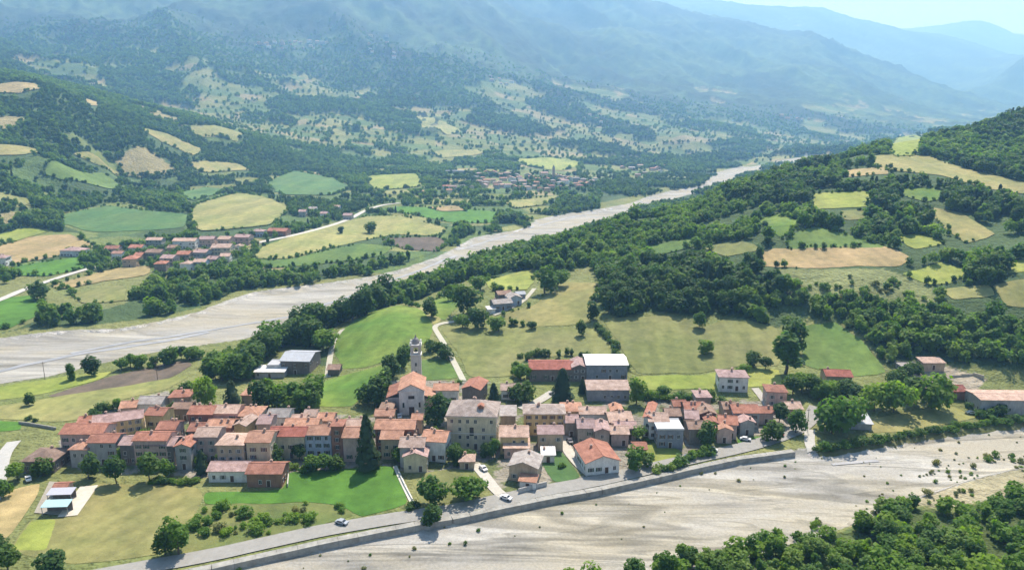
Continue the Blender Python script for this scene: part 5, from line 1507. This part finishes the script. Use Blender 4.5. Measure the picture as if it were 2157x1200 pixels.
ADJ = {'round': 'rounded green', 'dark': 'dark rounded', 'oval': 'upright green', 'ovaldark': 'dark upright', 'willow': 'pale willowy', 'tall': 'slim poplar-like', 'conifer': 'dark conical', 'bush': 'green', 'wide': 'broad', 'drybush': 'dry olive', 'limebush': 'bright green', 'willowbush': 'pale', 'darkbush': 'dark', 'lime': 'lime green', 'talllime': 'lime green'}
ONE = [ # px, py of the foot, height in px, species, spread, label
 (775,988,116,'conifer',0.92,'very tall dark conifer above the top edge of the playing field'),
 (912,1066,66,'round',1.05,'large round tree in the garden left of the levee driveway'),
 (986,1052,62,'wide',1.0,'broad light tree beside the levee driveway'),
 (910,1108,54,'ovaldark',1.15,'tree standing on the riverbed edge just below the levee road'),
 (188,1008,54,'ovaldark',1.0,'upright dark tree nearest the pool drive'),
 (246,1018,62,'dark',0.85,'dark round tree in the middle of the hay field\'s top edge'),
 (314,1016,66,'dark',0.85,'tall rounded tree at the right of the hay field\'s top edge'),
 (348,1168,66,'ovaldark',1.0,'left one of two trees beside the levee road at the hay field corner'),
 (376,1168,84,'oval',0.95,'right one of two trees beside the levee road at the hay field corner'),
 (110,1222,66,'dark',1.1,'big dark tree at the bottom edge below the hay field'),
 (4,1168,46,'dark',1.0,'dark tree cut by the left edge below the stubble strip'),
 (16,1204,60,'dark',1.0,'dark tree in the bottom left corner'),
 (36,1010,42,'round',1.0,'round tree beside the small brown house at the left'),
 (92,1000,46,'dark',1.0,'dark tree in front of the small brown house at the left'),
 (8,1048,40,'round',1.0,'tree at the left edge beside the grey road'),
 (426,998,52,'conifer',1.2,'slim dark conifer at the left end of the long low building'),
 (350,1004,40,'round',1.0,'smaller tree right of the hay field trees'),
 (575,978,48,'dark',0.9,'dark tree in front of the dark red roof'),
 (632,968,36,'dark',1.0,'small dark tree below the orange roofs'),
 (660,990,38,'round',1.0,'left of three round garden trees above the playing field'),
 (686,992,42,'round',1.0,'middle of three round garden trees above the playing field'),
 (708,990,36,'dark',1.0,'right of three round garden trees above the playing field'),
 (960,974,42,'dark',1.0,'dark tree at the foot of the cream palazzo, left corner'),
 (1040,962,42,'oval',1.0,'green tree at the foot of the cream palazzo, right corner'),
 (920,892,76,'dark',0.95,'big dark round tree right of the church front'),
 (1040,856,50,'conifer',1.3,'dark conifer behind the cream palazzo'),
 (1086,846,44,'dark',1.0,'left tree of the dark group behind the cream palazzo'),
 (1104,842,46,'dark',1.0,'right tree of the dark group behind the cream palazzo'),
 (1098,802,44,'round',1.0,'round tree at the left end of the red-roofed shed'),
 (1184,850,74,'conifer',1.5,'tall dark conifer in front of the red-roofed shed'),
 (1226,828,30,'conifer',1.3,'small conifer at the left of the pale-roofed low shed'),
 (1340,852,62,'oval',0.9,'upright light tree right of the pale-roofed sheds'),
 (1400,836,30,'round',1.0,'small tree on the meadow edge behind the red L-shaped roof'),
 (1338,926,38,'round',1.0,'round tree left of the red L-shaped house'),
 (1336,990,54,'round',1.0,'leafy tree right of the big terracotta-roofed house'),
 (1362,982,34,'willow',1.0,'pale shrubby tree in the lawn left of the white-roofed grey house'),
 (1486,942,58,'ovaldark',1.05,'dark tree right of the white-roofed grey house'),
 (1626,928,52,'dark',1.0,'dark round tree by the levee road bend'),
 (1640,892,46,'dark',1.0,'dark tree behind the levee road bend'),
 (1676,912,52,'round',0.9,'light tree beside the upper levee road'),
 (1752,912,92,'lime',0.85,'huge lime-green tree at the top of the ramp'),
 (1782,900,74,'lime',0.85,'lime-green tree right behind the huge one at the ramp'),
 (1842,866,74,'lime',0.75,'left one of two bright trees behind the riverside meadow'),
 (1882,868,84,'lime',0.75,'right one of two bright trees behind the riverside meadow'),
 (1962,860,92,'wide',0.8,'large green tree casting its shadow on the riverside meadow'),
 (1916,850,60,'dark',0.9,'dark tree between the bright trees and the large green one'),
 (1486,746,32,'round',1.1,'lone round tree in the middle of the broad meadow'),
 (1472,692,38,'oval',1.0,'lone tree casting its shadow just below the forest edge'),
 (1654,786,92,'tall',1.5,'tall poplar between the broad meadow and the sloping meadow'),
 (1676,740,72,'ovaldark',1.0,'dark tree above the tall poplar between two meadows'),
 (1668,712,50,'dark',1.0,'upper dark tree between two meadows'),
 (1586,774,36,'dark',1.0,'left tree of the short row on the broad meadow'),
 (1612,778,28,'dark',1.0,'right tree of the short row on the broad meadow'),
 (986,660,66,'dark',1.0,'big dark tree left of the hilltop farmhouse'),
 (1008,690,46,'dark',1.0,'dark tree in front of the hilltop farmhouse'),
 (974,690,36,'round',1.0,'round tree below the hilltop farmhouse track'),
 (1050,698,38,'round',1.0,'round tree on the meadow below the hilltop farmhouse'),
 (908,668,44,'ovaldark',1.0,'dark tree on the slope left of the hilltop track'),
 (944,634,36,'round',1.0,'tree at the top of the green slope left of the farmhouse'),
 (1012,612,38,'round',1.0,'tree behind the hilltop farmhouse'),
 (1148,618,58,'oval',1.2,'tall light tree right of the hilltop farmhouse field'),
 (1176,606,46,'round',1.0,'round tree behind the dry olive meadow'),
 (1120,694,18,'dark',1.2,'tiny dark tree on the hedge line above the wide olive meadow'),
 (1226,706,34,'ovaldark',0.9,'slim dark tree on the hedge line at the right'),
 (1250,676,42,'ovaldark',1.0,'dark tree at the corner of the dry olive meadow'),
 (432,862,72,'lime',0.62,'bright rounded tree at the village\'s back left'),
 (404,846,46,'dark',1.0,'dark tree behind the red roof at the village\'s back left'),
 (490,858,58,'conifer',1.5,'dark conifer behind the village left of the orange hip roof'),
 (62,854,28,'ovaldark',1.1,'lone dark tree in the pale grassland at the left'),
 (150,800,38,'tall',1.3,'slim poplar on the near bank of the far river'),
 (198,790,44,'ovaldark',1.1,'dark tree on the near bank of the far river, right of the slim poplar'),
 (792,852,62,'ovaldark',1.2,'tall dark tree left of the church at the slope foot'),
 (776,850,50,'dark',1.0,'dark tree leftmost in the row beside the church'),
 (806,830,56,'ovaldark',1.1,'dark tree behind the church, third of the row'),
 (826,798,54,'ovaldark',1.1,'dark tree in the row climbing behind the church, fourth'),
 (846,776,46,'ovaldark',1.1,'dark tree in the row climbing behind the bell tower, fifth'),
 (858,756,34,'ovaldark',1.1,'uppermost dark tree of the row behind the bell tower'),
 (922,752,34,'dark',1.0,'left tree of the dark clump beside the church track'),
 (940,758,36,'dark',1.0,'right tree of the dark clump beside the church track'),
 (906,742,28,'dark',1.0,'small tree above the bell tower'),
 (778,492,26,'dark',1.1,'dark tree at the corner of the ploughed field beyond the river'),
 (716,492,16,'dark',1.1,'small lone tree on the long pale field beyond the river'),
 (822,452,16,'dark',1.1,'small tree at the edge of the vivid green field beyond the river'),
 (78,632,46,'dark',1.1,'dark tree beside the white road at the far left'),
 (1310,800,26,'conifer',1.3,'small conifer at the right end of the white-roofed hall'),
 (1112,760,18,'dark',1.0,'small tree above the left end of the red-roofed shed'),
]
for px, py, hp, sp, spr, lab in ONE:
    plant_px(px, py, hp, sp, lab, spread=spr)
LINES = [ # polyline px, spacing px, height px range, species, label, group
 ([(260,778),(300,772),(345,768),(412,752)],14,(18,40),('dark','round','bush'),'tree of the thin row on the near bank of the far river','trees on the near bank of the far river'),
 ([(440,800),(480,806),(520,790),(545,765),(575,735),(610,722),(660,728),(690,740)],13,(46,66),('dark','round','ovaldark'),'dark tree of the grove round the grey barn','grove round the grey barn'),
 ([(600,726),(640,700),(690,690),(730,676),(770,662),(812,640)],15,(44,66),('dark','ovaldark'),'tall tree of the riverbank grove behind the barn','riverbank grove behind the barn'),
 ([(560,866),(600,862),(640,866),(668,850)],13,(44,70),('dark','round'),'dark tree of the clump behind the middle roofs','clump behind the middle roofs'),
 ([(1560,790),(1580,782)],12,(20,28),('round',),'small tree of the meadow row','trees of the meadow row'),
 ([(1670,832),(1700,822),(1730,846),(1772,826),(1800,850)],15,(30,46),('dark','round'),'tree in the leafy belt behind the levee houses','leafy belt behind the levee houses'),
 ([(1440,848),(1480,836),(1530,846)],16,(18,26),('round','bush'),'small garden tree behind the brown roofs','garden trees behind the brown roofs'),
 ([(1085,780),(1090,800)],14,(20,26),('round',),'small tree beside the shed corner','trees beside the shed corner'),
 ([(600,985),(640,994),(670,990)],12,(18,26),('willowbush','bush'),'pale garden shrub beside the round garden trees','shrubs beside the round garden trees'),
 ([(320,1020),(420,1016)],12,(12,20),('bush','darkbush'),'shrub of the hedge on the hay field\'s top edge','hedge shrubs on the hay field\'s top edge'),
 ([(1720,952),(1800,938),(1900,922),(2000,906),(2157,886)],13,(13,22),('darkbush','bush'),'dark shrub on the stone bank right of the ramp','shrubs on the bank right of the ramp'),
 ([(1100,752),(1130,752),(1200,750),(1240,752)],15,(10,20),('darkbush','ovaldark'),'small dark tree on the line above the sheds','small trees above the sheds'),
 ([(1262,690),(1285,720),(1306,756),(1318,782)],8,(11,16),('darkbush',),'dark bush of the hedge running down between two meadows','hedge between two meadows'),
 ([(1345,838),(1400,842),(1500,838)],13,(14,24),('bush','darkbush'),'bush along the foot of the bright meadow strip','bushes at the foot of the bright meadow strip'),
 ([(878,1068),(860,1080)],12,(14,18),('darkbush',),'dark bush at the playing field\'s lower right corner','bushes at the playing field corner'),
 ([(1900,796),(1930,790),(1880,812)],14,(24,36),('dark',),'dark tree beside the bare yard','trees beside the bare yard'),
 ([(2040,866),(2075,880),(2120,872)],15,(18,28),('dark','bush'),'small tree in front of the long factory building','trees in front of the factory building'),
 ([(60,884),(86,886)],16,(9,12),('darkbush',),'small bush in the pale grassland','bushes in the pale grassland'),
 ([(200,888),(215,872),(232,856)],12,(16,26),('dark','darkbush'),'dark tree behind the left-hand roofs','trees behind the left-hand roofs'),
 ([(1385,995),(1420,985),(1460,966),(1500,956)],13,(14,24),('bush','willowbush'),'roadside shrub between the levee road and the gardens','shrubs between road and gardens'),
]
for pts, sp_px, (h0, h1), kinds, lab, grp in LINES:
    p = np.array(pts, float)
    d = np.concatenate([[0], np.cumsum(np.hypot(*(p[1:] - p[:-1]).T))])
    for s in np.arange(0, d[-1] + 0.1, sp_px):
        x = np.interp(s, d, p[:, 0]) + random.uniform(-4, 4); y = np.interp(s, d, p[:, 1]) + random.uniform(-3, 3)
        sp = random.choice(kinds)
        plant_px(x, y, random.uniform(h0, h1) * (0.75 if sp.endswith('bush') and h0 > 16 else 1), sp, ADJ[sp] + ' ' + lab.replace('dark ', '', 1).replace('tree', 'shrub' if sp.endswith('bush') else 'tree', 1).replace('bush', 'shrub' if sp.endswith('bush') else 'tree', 1), grp)

# garden trees in the gaps between the houses
xs_, ys_ = scatter(-190, 190, 225, 330, 4.4) if False else (rng.uniform(-190, 190, 1500), rng.uniform(222, 335, 1500))
zs_ = Hm(xs_, ys_)
p_, q_, _ = proj(xs_, ys_, zs_)
cand = np.where(in_poly(p_, q_, VILLAGE))[0]
put = []
for i in cand:
    x, y = xs_[i], ys_[i]
    if any(abs(x - a_) < r_ - 0.8 and abs(y - b_) < r_ - 0.8 for a_, b_, r_ in HOUSE_SPOTS) or any(math.hypot(x - a_, y - b_) < 4.5 for a_, b_ in put):
        continue
    if any(float(seg_dist(np.array(x), np.array(y), r_[5])) < r_[1] * 0.5 + 1.5 for r_ in ROADS):
        continue
    put.append((x, y))
    if len(put) >= 46:
        break
for x, y in put:
    if random.random() < 0.55:
        sp_ = random.choice(('dark', 'round', 'ovaldark'))
        plant(x, y, random.uniform(3.5, 6.5), sp_, 'small ' + ADJ[sp_] + ' garden tree in the gaps between the village houses', 'garden trees between the village houses')
    else:
        plant(x, y, random.uniform(1.4, 2.6), random.choice(('bush', 'darkbush')), 'garden shrub in the gaps between the village houses', 'garden shrubs between the village houses')

# --- woods: everything that is not one by one becomes instances of shared trees
FPOLY = [(f[5], f[6]) for f in FIELDS]
def scatter(x0, x1, y0, y1, sp):
    nx, ny = int((x1 - x0) / sp) + 1, int((y1 - y0) / sp) + 1
    gx, gy = np.meshgrid(np.arange(nx), np.arange(ny))
    x = x0 + (gx + rng.random(gx.shape)) * sp
    y = y0 + (gy + rng.random(gx.shape)) * sp
    return x.ravel(), y.ravel()
HAMLET_PX = [(206,505),(300,486),(420,486),(560,476),(612,476),(604,502),(520,535),(480,556),(430,572),(330,574),(240,566)]
TOWN_PX = [(1000,366),(1100,360),(1262,372),(1256,398),(1150,410),(1010,400)]
def free_of(x, y, margin=2.0):
    ok = ~in_poly(x, y, far_river_w) & ~in_poly(x, y, near_river_w)
    for _, fw in FPOLY:
        xs = [p[0] for p in fw]; ys = [p[1] for p in fw]
        m = (x > min(xs)) & (x < max(xs)) & (y > min(ys)) & (y < max(ys))
        if m.any():
            t = np.zeros(x.shape, bool)
            t[m] = in_poly(x[m], y[m], fw)
            ok &= ~t
    z_ = Hm(x, y)
    for fpx, fw in FPOLY:
        for k in (0.0, 5.0, 9.0):
            p_, q_, dp_ = proj(x, y, z_ + k)
            xs = [p[0] for p in fpx]; ys = [p[1] for p in fpx]
            m = ok & (p_ > min(xs)) & (p_ < max(xs)) & (q_ > min(ys)) & (q_ < max(ys)) & (y < max(p[1] for p in fw)) & (y > min(p[1] for p in fw) - 160)
            if m.any():
                i_ = np.where(m)[0]
                t = in_poly(p_[i_], q_[i_], fpx) & (rng.random(len(i_)) < 0.93)
                ok[i_[t]] = False
    for fpx in (HAMLET_PX, TOWN_PX):
        for k in (0.0, 4.0, 8.0):
            p_, q_, dp_ = proj(x, y, z_ + k)
            t = in_poly(p_, q_, fpx) & (rng.random(x.shape) < 0.36)
            ok &= ~(t & (y > 600))
    for r_ in ROADS:
        ok &= seg_dist(x, y, r_[5]) > r_[1] * 0.5 + margin
    for (hx_, hy_, hr_) in HOUSE_SPOTS:
        ok &= (np.abs(x - hx_) > hr_) | (np.abs(y - hy_) > hr_)
    return ok
woods = []    # rows: x, y, height, species index, closeness key, region
SPN = ['round', 'dark', 'oval', 'ovaldark', 'willow', 'tall', 'conifer', 'bush', 'wide', 'drybush', 'limebush']
def pick(n, weights):
    names = list(weights); w = np.array([weights[k] for k in names], float)
    return np.array([SPN.index(k) for k in names])[rng.choice(len(names), n, p=w / w.sum())]
# 1 spur and riverside woods
x, y = scatter(-860, 800, 330, 1150, 4.8)
z = Hm(x, y)
px, py, _ = proj(x, y, z)
inw = np.zeros(x.shape, bool)
for poly in WOODS:
    inw |= in_poly(px, py, poly)
light = in_poly(px, py, SCRUB[2])
gap = fbm(x / 38, y / 38, 131, 3)
inw &= (gap < 0.66) & ~light
ok = inw & free_of(x, y)
n = ok.sum()
big = fbm(x / 60, y / 60, 133, 2)[ok]
riv = (x[ok] < 0.12 * y[ok]) & (y[ok] > 430)
h = (5.6 + 6.4 * rng.random(n) ** 1.3) * (0.72 + 0.6 * big) * np.where(riv & (x[ok] < 60), 1.0, 1.0)
lit = fbm(x / 75, y / 75, 137, 3)[ok]
spi = np.where(lit > 0.51, pick(n, dict(round=3, oval=2.5, wide=2, willow=5, limebush=1)), np.where(lit > 0.44, pick(n, dict(round=5, oval=4, dark=3, ovaldark=2)), pick(n, dict(dark=5, ovaldark=5, round=1, conifer=0.5))))
spi = np.where(riv & (x[ok] < 90), pick(n, dict(oval=4, tall=2.5, willow=3, round=2, ovaldark=2)), spi)
h *= np.where(lit > 0.51, 0.8, 1.05)
woods.append(np.column_stack([x[ok], y[ok], h, spi, np.zeros(n)]))
# 2 scrub on the spur
x, y = scatter(100, 560, 380, 620, 4.2)
z = Hm(x, y); px, py, _ = proj(x, y, z)
ok = in_poly(px, py, SCRUB[2]) & (rng.random(x.shape) < 0.5) & free_of(x, y)
n = ok.sum()
woods.append(np.column_stack([x[ok], y[ok], 2.2 + 3.2 * rng.random(n) ** 2, pick(n, dict(bush=3, limebush=1.5, willow=1.2, drybush=2)), np.ones(n)]))
# 3 patchwork of plain, hillside and mountain in bands of growing spacing
for (r0, r1, sp) in ((560, 1100, 5.6), (1100, 1800, 7.2), (1800, 3000, 9.5), (3000, 4300, 12.5)):
    x, y = scatter(-0.82 * r1 - 60, 0.82 * r1 + 60, r0, r1, sp)
    k = (np.abs(x) < 0.82 * y + 60) & ((x < 0.12 * y) | (y > 1250))
    x, y = x[k], y[k]
    z = Hm(x, y)
    hid, e, wd = landcover(x, y, z)
    nx_ = fbm(x / 55, y / 55, 141, 3)
    dens = np.where(wd, np.where((nx_ < 0.66) | (y > 1500), 0.97, 0.25), np.where(e < 5 + sp * 0.3, np.where(y > 1700, 0.3, 0.8), 0.012))
    ok = (rng.random(x.shape) < dens * (1 - 0.95 * sstep(3000, 4300, y)) * np.where(wd | (e < 6), 1, np.clip((1500 - y) / 600, 0, 1)))
    x, y = x[ok], y[ok]
    f = free_of(x, y)
    x, y = x[f], y[f]
    z = Hm(x, y)
    pxw, pyw, _ = proj(x, y, z)
    inw = np.zeros(x.shape, bool)
    if r0 < 1100:
        for poly in WOODS:
            inw |= in_poly(pxw, pyw, poly)
    x, y = x[~inw], y[~inw]
    n = len(x)
    h = (6.5 + 6.0 * rng.random(n)) * (min(sp, 13) / 8.0) ** 0.6
    stand = fbm((x + y) / 420, (y - x) / 700, 87, 4)
    spi = np.where(rng.random(n) < sstep(0.58, 0.36, stand) * 0.8, pick(n, dict(dark=3, ovaldark=3, conifer=0.4)), pick(n, dict(round=5, oval=3, dark=2, wide=2, willow=0.8)))
    woods.append(np.column_stack([x, y, h, spi, np.full(n, 2.0)]))
# hedges and tree lines along the borders of the fields
hx_, hy_ = [], []
for fpx, fw in FPOLY:
    if np.mean([p[1] for p in fw]) < 400:
        continue
    q_ = densify(rounded(fw), 4.5)
    keep_ = fbm(q_[:, 0] / 40, q_[:, 1] / 40, 191, 2) > 0.47
    q_ = q_[keep_] + rng.normal(0, 1.2, (int(keep_.sum()), 2))
    hx_ += list(q_[:, 0]); hy_ += list(q_[:, 1])
hx_, hy_ = np.array(hx_), np.array(hy_)
ok = ~in_poly(hx_, hy_, far_river_w)
for r_ in ROADS:
    ok &= seg_dist(hx_, hy_, r_[5]) > r_[1] * 0.5 + 2
hx_, hy_ = hx_[ok], hy_[ok]
n = len(hx_)
woods.append(np.column_stack([hx_, hy_, (1.6 + 4.2 * rng.random(n) ** 2.2) * (1 + np.clip(hy_ - 900, 0, 900) / 900), pick(n, dict(bush=4, round=2, dark=2)), np.full(n, 2.0)]))
# 4 wood in the bottom right corner and scrub on the bars
x, y = scatter(0, 260, 120, 300, 4.3)
z = Hm(x, y); px, py, _ = proj(x, y, z)
ok = in_poly(px, py, BOTTOM_WOOD) & (rng.random(x.shape) < np.where(fbm(x / 12, y / 12, 157, 2) < 0.63, 0.92, 0.15))
n = ok.sum()
woods.append(np.column_stack([x[ok], y[ok], 4.2 + 3.6 * rng.random(n) + 2.0 * (fbm(x[ok] / 25, y[ok] / 25, 151, 2) - 0.5), pick(n, dict(willow=6, round=2.5, oval=2, dark=1, bush=1.5, limebush=2.5)), np.full(n, 3.0)]))
x, y = scatter(40, 330, 180, 320, 3.0)
z = Hm(x, y); px, py, _ = proj(x, y, z)
g = fbm(x / 14, y / 14, 161, 2)
ok = in_poly(px, py, SCRUB[0]) & (g > 0.40) & (rng.random(x.shape) < 0.6)
n = ok.sum()
woods.append(np.column_stack([x[ok], y[ok], 0.7 + 2.3 * rng.random(n) ** 2.4, pick(n, dict(bush=3, drybush=4, limebush=1.5)), np.full(n, 4.0)]))
x, y = scatter(-130, -10, 190, 260, 3.6)
z = Hm(x, y); px, py, _ = proj(x, y, z)
g = fbm(x / 10, y / 10, 171, 2)
ok = in_poly(px, py, SCRUB[1]) & (g > 0.38) & (rng.random(x.shape) < 0.9)
n = ok.sum()
woods.append(np.column_stack([x[ok], y[ok], 1.3 + 3.0 * rng.random(n) ** 2, pick(n, dict(bush=2, limebush=5, drybush=1.5)), np.full(n, 5.0)]))
# 5 weeds and small bushes along the wall foot and on the gravel
x, y = scatter(-150, 330, 150, 330, 5.0)
z = Hm(x, y)
dbank = seg_dist(x, y, bank_w)
ok = in_poly(x, y, near_river_w) & (rng.random(x.shape) < np.where(dbank < 16, 0.30, np.where(fbm(x / 22, y / 11, 181, 2) > 0.6, 0.10, 0.012)))
n = ok.sum()
woods.append(np.column_stack([x[ok], y[ok], 0.5 + 1.1 * rng.random(n) ** 2, pick(n, dict(bush=2, drybush=4)), np.full(n, 6.0)]))
woods = np.concatenate(woods)
tx = np.array(TREES)
keep = np.ones(len(woods), bool)
for (a_, b_, r_) in TREES:
    keep &= np.hypot(woods[:, 0] - a_, woods[:, 1] - b_) > r_ * 0.9
woods = woods[keep]
print('woods', len(woods), 'single', len(TREES))
# the largest on the picture stay single things
REG = {0: ('tree of the wood covering the spur and the riverbank', 'woods on the spur and riverbank'), 3: ('leafy tree of the thicket filling the bottom right corner', 'thicket in the bottom right corner'),
       4: ('low bush on the dry bar beside the bottom right thicket', 'bushes on the dry gravel bar'), 5: ('bush in the rough scrub meadow above the levee road', 'bushes in the scrub meadow'),
       6: ('tiny weed bush on the near river gravel', 'weed bushes on the river gravel'), 1: ('bush in the scrub clearing on the spur', 'bushes in the spur clearing'), 2: ('tree of the plain across the river', 'trees of the plain')}
zz = Hm(woods[:, 0], woods[:, 1])
wpx, wpy, wdep = proj(woods[:, 0], woods[:, 1], zz)
inside = (wpx > 0) & (wpx < 2157) & (wpy < 1235)
size = np.where(inside, woods[:, 2] / wdep, 0)
isb = np.isin(woods[:, 3].astype(int), [SPN.index(s) for s in SPN if s.endswith('bush')])
n_tree0 = sum(1 for o in scene.objects if o.type == 'EMPTY' and o.get('category') == 'tree')
n_bush0 = sum(1 for o in scene.objects if o.type == 'EMPTY' and o.get('category') == 'shrub')
single = np.zeros(len(woods), bool)
t_idx = np.where(~isb)[0]; t_idx = t_idx[np.argsort(-size[t_idx])][:max(0, 296 - n_tree0)]
b_idx = np.where(isb)[0]; b_idx = b_idx[np.argsort(-size[b_idx])][:max(0, 296 - n_bush0)]
single[t_idx] = True; single[b_idx] = True
def where_is(rg, px, py):
    if rg == 0:
        if px < 900 and py < 745 and py < 720 - 0.12 * px + 40 and py > 400 and px < 860 and py < 690 - max(0, px - 300) * 0.2:
            return 'wood on the far bank across the river'
        for x1, nm in ((720, 'grove on the near bank behind the barn'), (1130, 'strip of trees along the near bank above the mound'), (1290, 'wood above the dry olive meadow'), (1440, 'forest edge above the broad meadow, left part'), (1640, 'forest edge above the broad meadow, right part'), (1780, 'wood above the sloping meadow'), (1900, 'wood left of the bare yard'), (2030, 'wood behind the bare yard')):
            if px < x1:
                return nm
        return 'wood at the right edge above the factory'
    if rg == 3:
        return 'thicket filling the bottom right corner, ' + ('left tip' if px < 1500 else 'middle part' if px < 1850 else 'right part')
    return None
for i in np.where(single)[0]:
    x, y, h, si, rg = woods[i]
    lab, grp = REG[int(rg)]
    noun = 'shrub' if isb[i] else 'tree'
    wh = where_is(int(rg), wpx[i], wpy[i])
    adj = ADJ[SPN[int(si)]]
    if wh:
        lab = adj + ' ' + noun + ' of the ' + wh
        grp = wh
    else:
        lab = adj + ' ' + lab.replace('tiny weed bush', 'weed bush').replace('low bush', 'bush')
        if noun == 'tree':
            lab = lab.replace('bush', 'tree')
    plant(x, y, h, SPN[int(si)], lab, grp)
rest = woods[~single]

# instanced remainder
def low_proto(sp, v, n, size):
    shape, fol = SPEC[sp]
    Q = crown_cards(shape, n, size, 900 + SPN.index(sp) * 7 + v)
    me = quads_mesh('forest_tree', Q, [LM[fol]])
    return me
far_col = bpy.data.collections.new('forest_prototypes')
order = []
for i, sp in enumerate(SPN):
    for v in range(2):
        o = bpy.data.objects.new('forest_tree_%02d_%d' % (i, v), low_proto(sp, v, 300 if sp != 'conifer' else 360, 0.088 if sp != 'conifer' else 0.07))
        far_col.objects.link(o)
def forest(name, label, pts):
    n = len(pts)
    me = bpy.data.meshes.new(name)
    me.vertices.add(n)
    z = Hm(pts[:, 0], pts[:, 1])
    me.vertices.foreach_set('co', np.column_stack([pts[:, :2], z]).astype(np.float32).ravel())
    a = me.attributes.new('scl', 'FLOAT_VECTOR', 'POINT')
    w = rng.uniform(0.72, 1.08, n)
    a.data.foreach_set('vector', np.column_stack([pts[:, 2] * w, pts[:, 2] * w, pts[:, 2]]).astype(np.float32).ravel())
    a = me.attributes.new('turn', 'FLOAT_VECTOR', 'POINT')
    a.data.foreach_set('vector', np.column_stack([rng.normal(0, 0.05, n), rng.normal(0, 0.05, n), rng.uniform(0, 6.28, n)]).astype(np.float32).ravel())
    a = me.attributes.new('which', 'INT', 'POINT')
    a.data.foreach_set('value', (pts[:, 3].astype(int) * 2 + rng.integers(0, 2, n)).astype(np.int32))
    o = link(name, me)
    tag(o, label, kind='stuff')
    ng = bpy.data.node_groups.new(name + '_nodes', 'GeometryNodeTree')
    ng.interface.new_socket('Geometry', in_out='INPUT', socket_type='NodeSocketGeometry')
    ng.interface.new_socket('Geometry', in_out='OUTPUT', socket_type='NodeSocketGeometry')
    N = ng.nodes.new
    gi, go = N('NodeGroupInput'), N('NodeGroupOutput')
    iop, ci = N('GeometryNodeInstanceOnPoints'), N('GeometryNodeCollectionInfo')
    ci.inputs['Collection'].default_value = far_col
    ci.inputs['Separate Children'].default_value = True
    ci.inputs['Reset Children'].default_value = True
    iop.inputs['Pick Instance'].default_value = True
    L = ng.links.new
    L(gi.outputs[0], iop.inputs['Points'])
    L(ci.outputs[0], iop.inputs['Instance'])
    for nm, ty, sock in (('which', 'INT', 'Instance Index'), ('scl', 'FLOAT_VECTOR', 'Scale'), ('turn', 'FLOAT_VECTOR', 'Rotation')):
        na_ = N('GeometryNodeInputNamedAttribute')
        na_.data_type = ty
        na_.inputs['Name'].default_value = nm
        src = na_.outputs['Attribute']
        if sock == 'Rotation':
            er = N('FunctionNodeEulerToRotation')
            L(src, er.inputs[0])
            src = er.outputs[0]
        L(src, iop.inputs[sock])
    L(iop.outputs[0], go.inputs[0])
    md = o.modifiers.new('scatter', 'NODES')
    md.node_group = ng
    return o
rg = rest[:, 4]
for nm, lab, sel in (
 ('spur_forest', 'dense mixed wood covering the spur and the riverbanks', (rg == 0) | (rg == 1)),
 ('hillside_forest', 'tree belts and woods of the plain and the left hillside', (rg == 2) & (rest[:, 1] < 1900)),
 ('mountain_forest', 'blue-green forest covering the far mountain slopes', (rg == 2) & (rest[:, 1] >= 1900)),
 ('river_scrub', 'scrub and weeds on the near riverbed and its bars', rg >= 3)):
    if sel.any():
        forest(nm, lab, rest[sel])
HAZE = 1.5e-4

# ------------------------------------------------------------------ haze
hm = bpy.data.materials.new('haze_air')
hm.use_nodes = True
hm.cycles.homogeneous_volume = True
nt = hm.node_tree
nt.nodes.clear()
ho = nt.nodes.new('ShaderNodeOutputMaterial')
pv = nt.nodes.new('ShaderNodeVolumePrincipled')
pv.inputs['Color'].default_value = (0.28, 0.58, 1.0, 1)
pv.inputs['Density'].default_value = HAZE
pv.inputs['Absorption Color'].default_value = (0.45, 0.45, 0.45, 1)
pv.inputs['Anisotropy'].default_value = 0.35
nt.links.new(pv.outputs[0], ho.inputs['Volume'])
hx, hy0, hy1, hz0, hz1 = 22500, -600, 18000, -60, float(GH.max()) + 60
hv = [(x, y, z) for z in (hz0, hz1) for y in (hy0, hy1) for x in (-hx, hx)]
hf = [(0, 2, 3, 1), (4, 5, 7, 6), (0, 1, 5, 4), (2, 6, 7, 3), (0, 4, 6, 2), (1, 3, 7, 5)]
tag(link('haze', mesh('haze', hv, hf, [hm])), 'pale blue air haze filling the valley', kind='stuff')
print('TERRAIN max', GH.max(), 'objects', len(scene.objects), 'tris', sum(len(o.data.polygons) for o in scene.objects if o.type == 'MESH'))
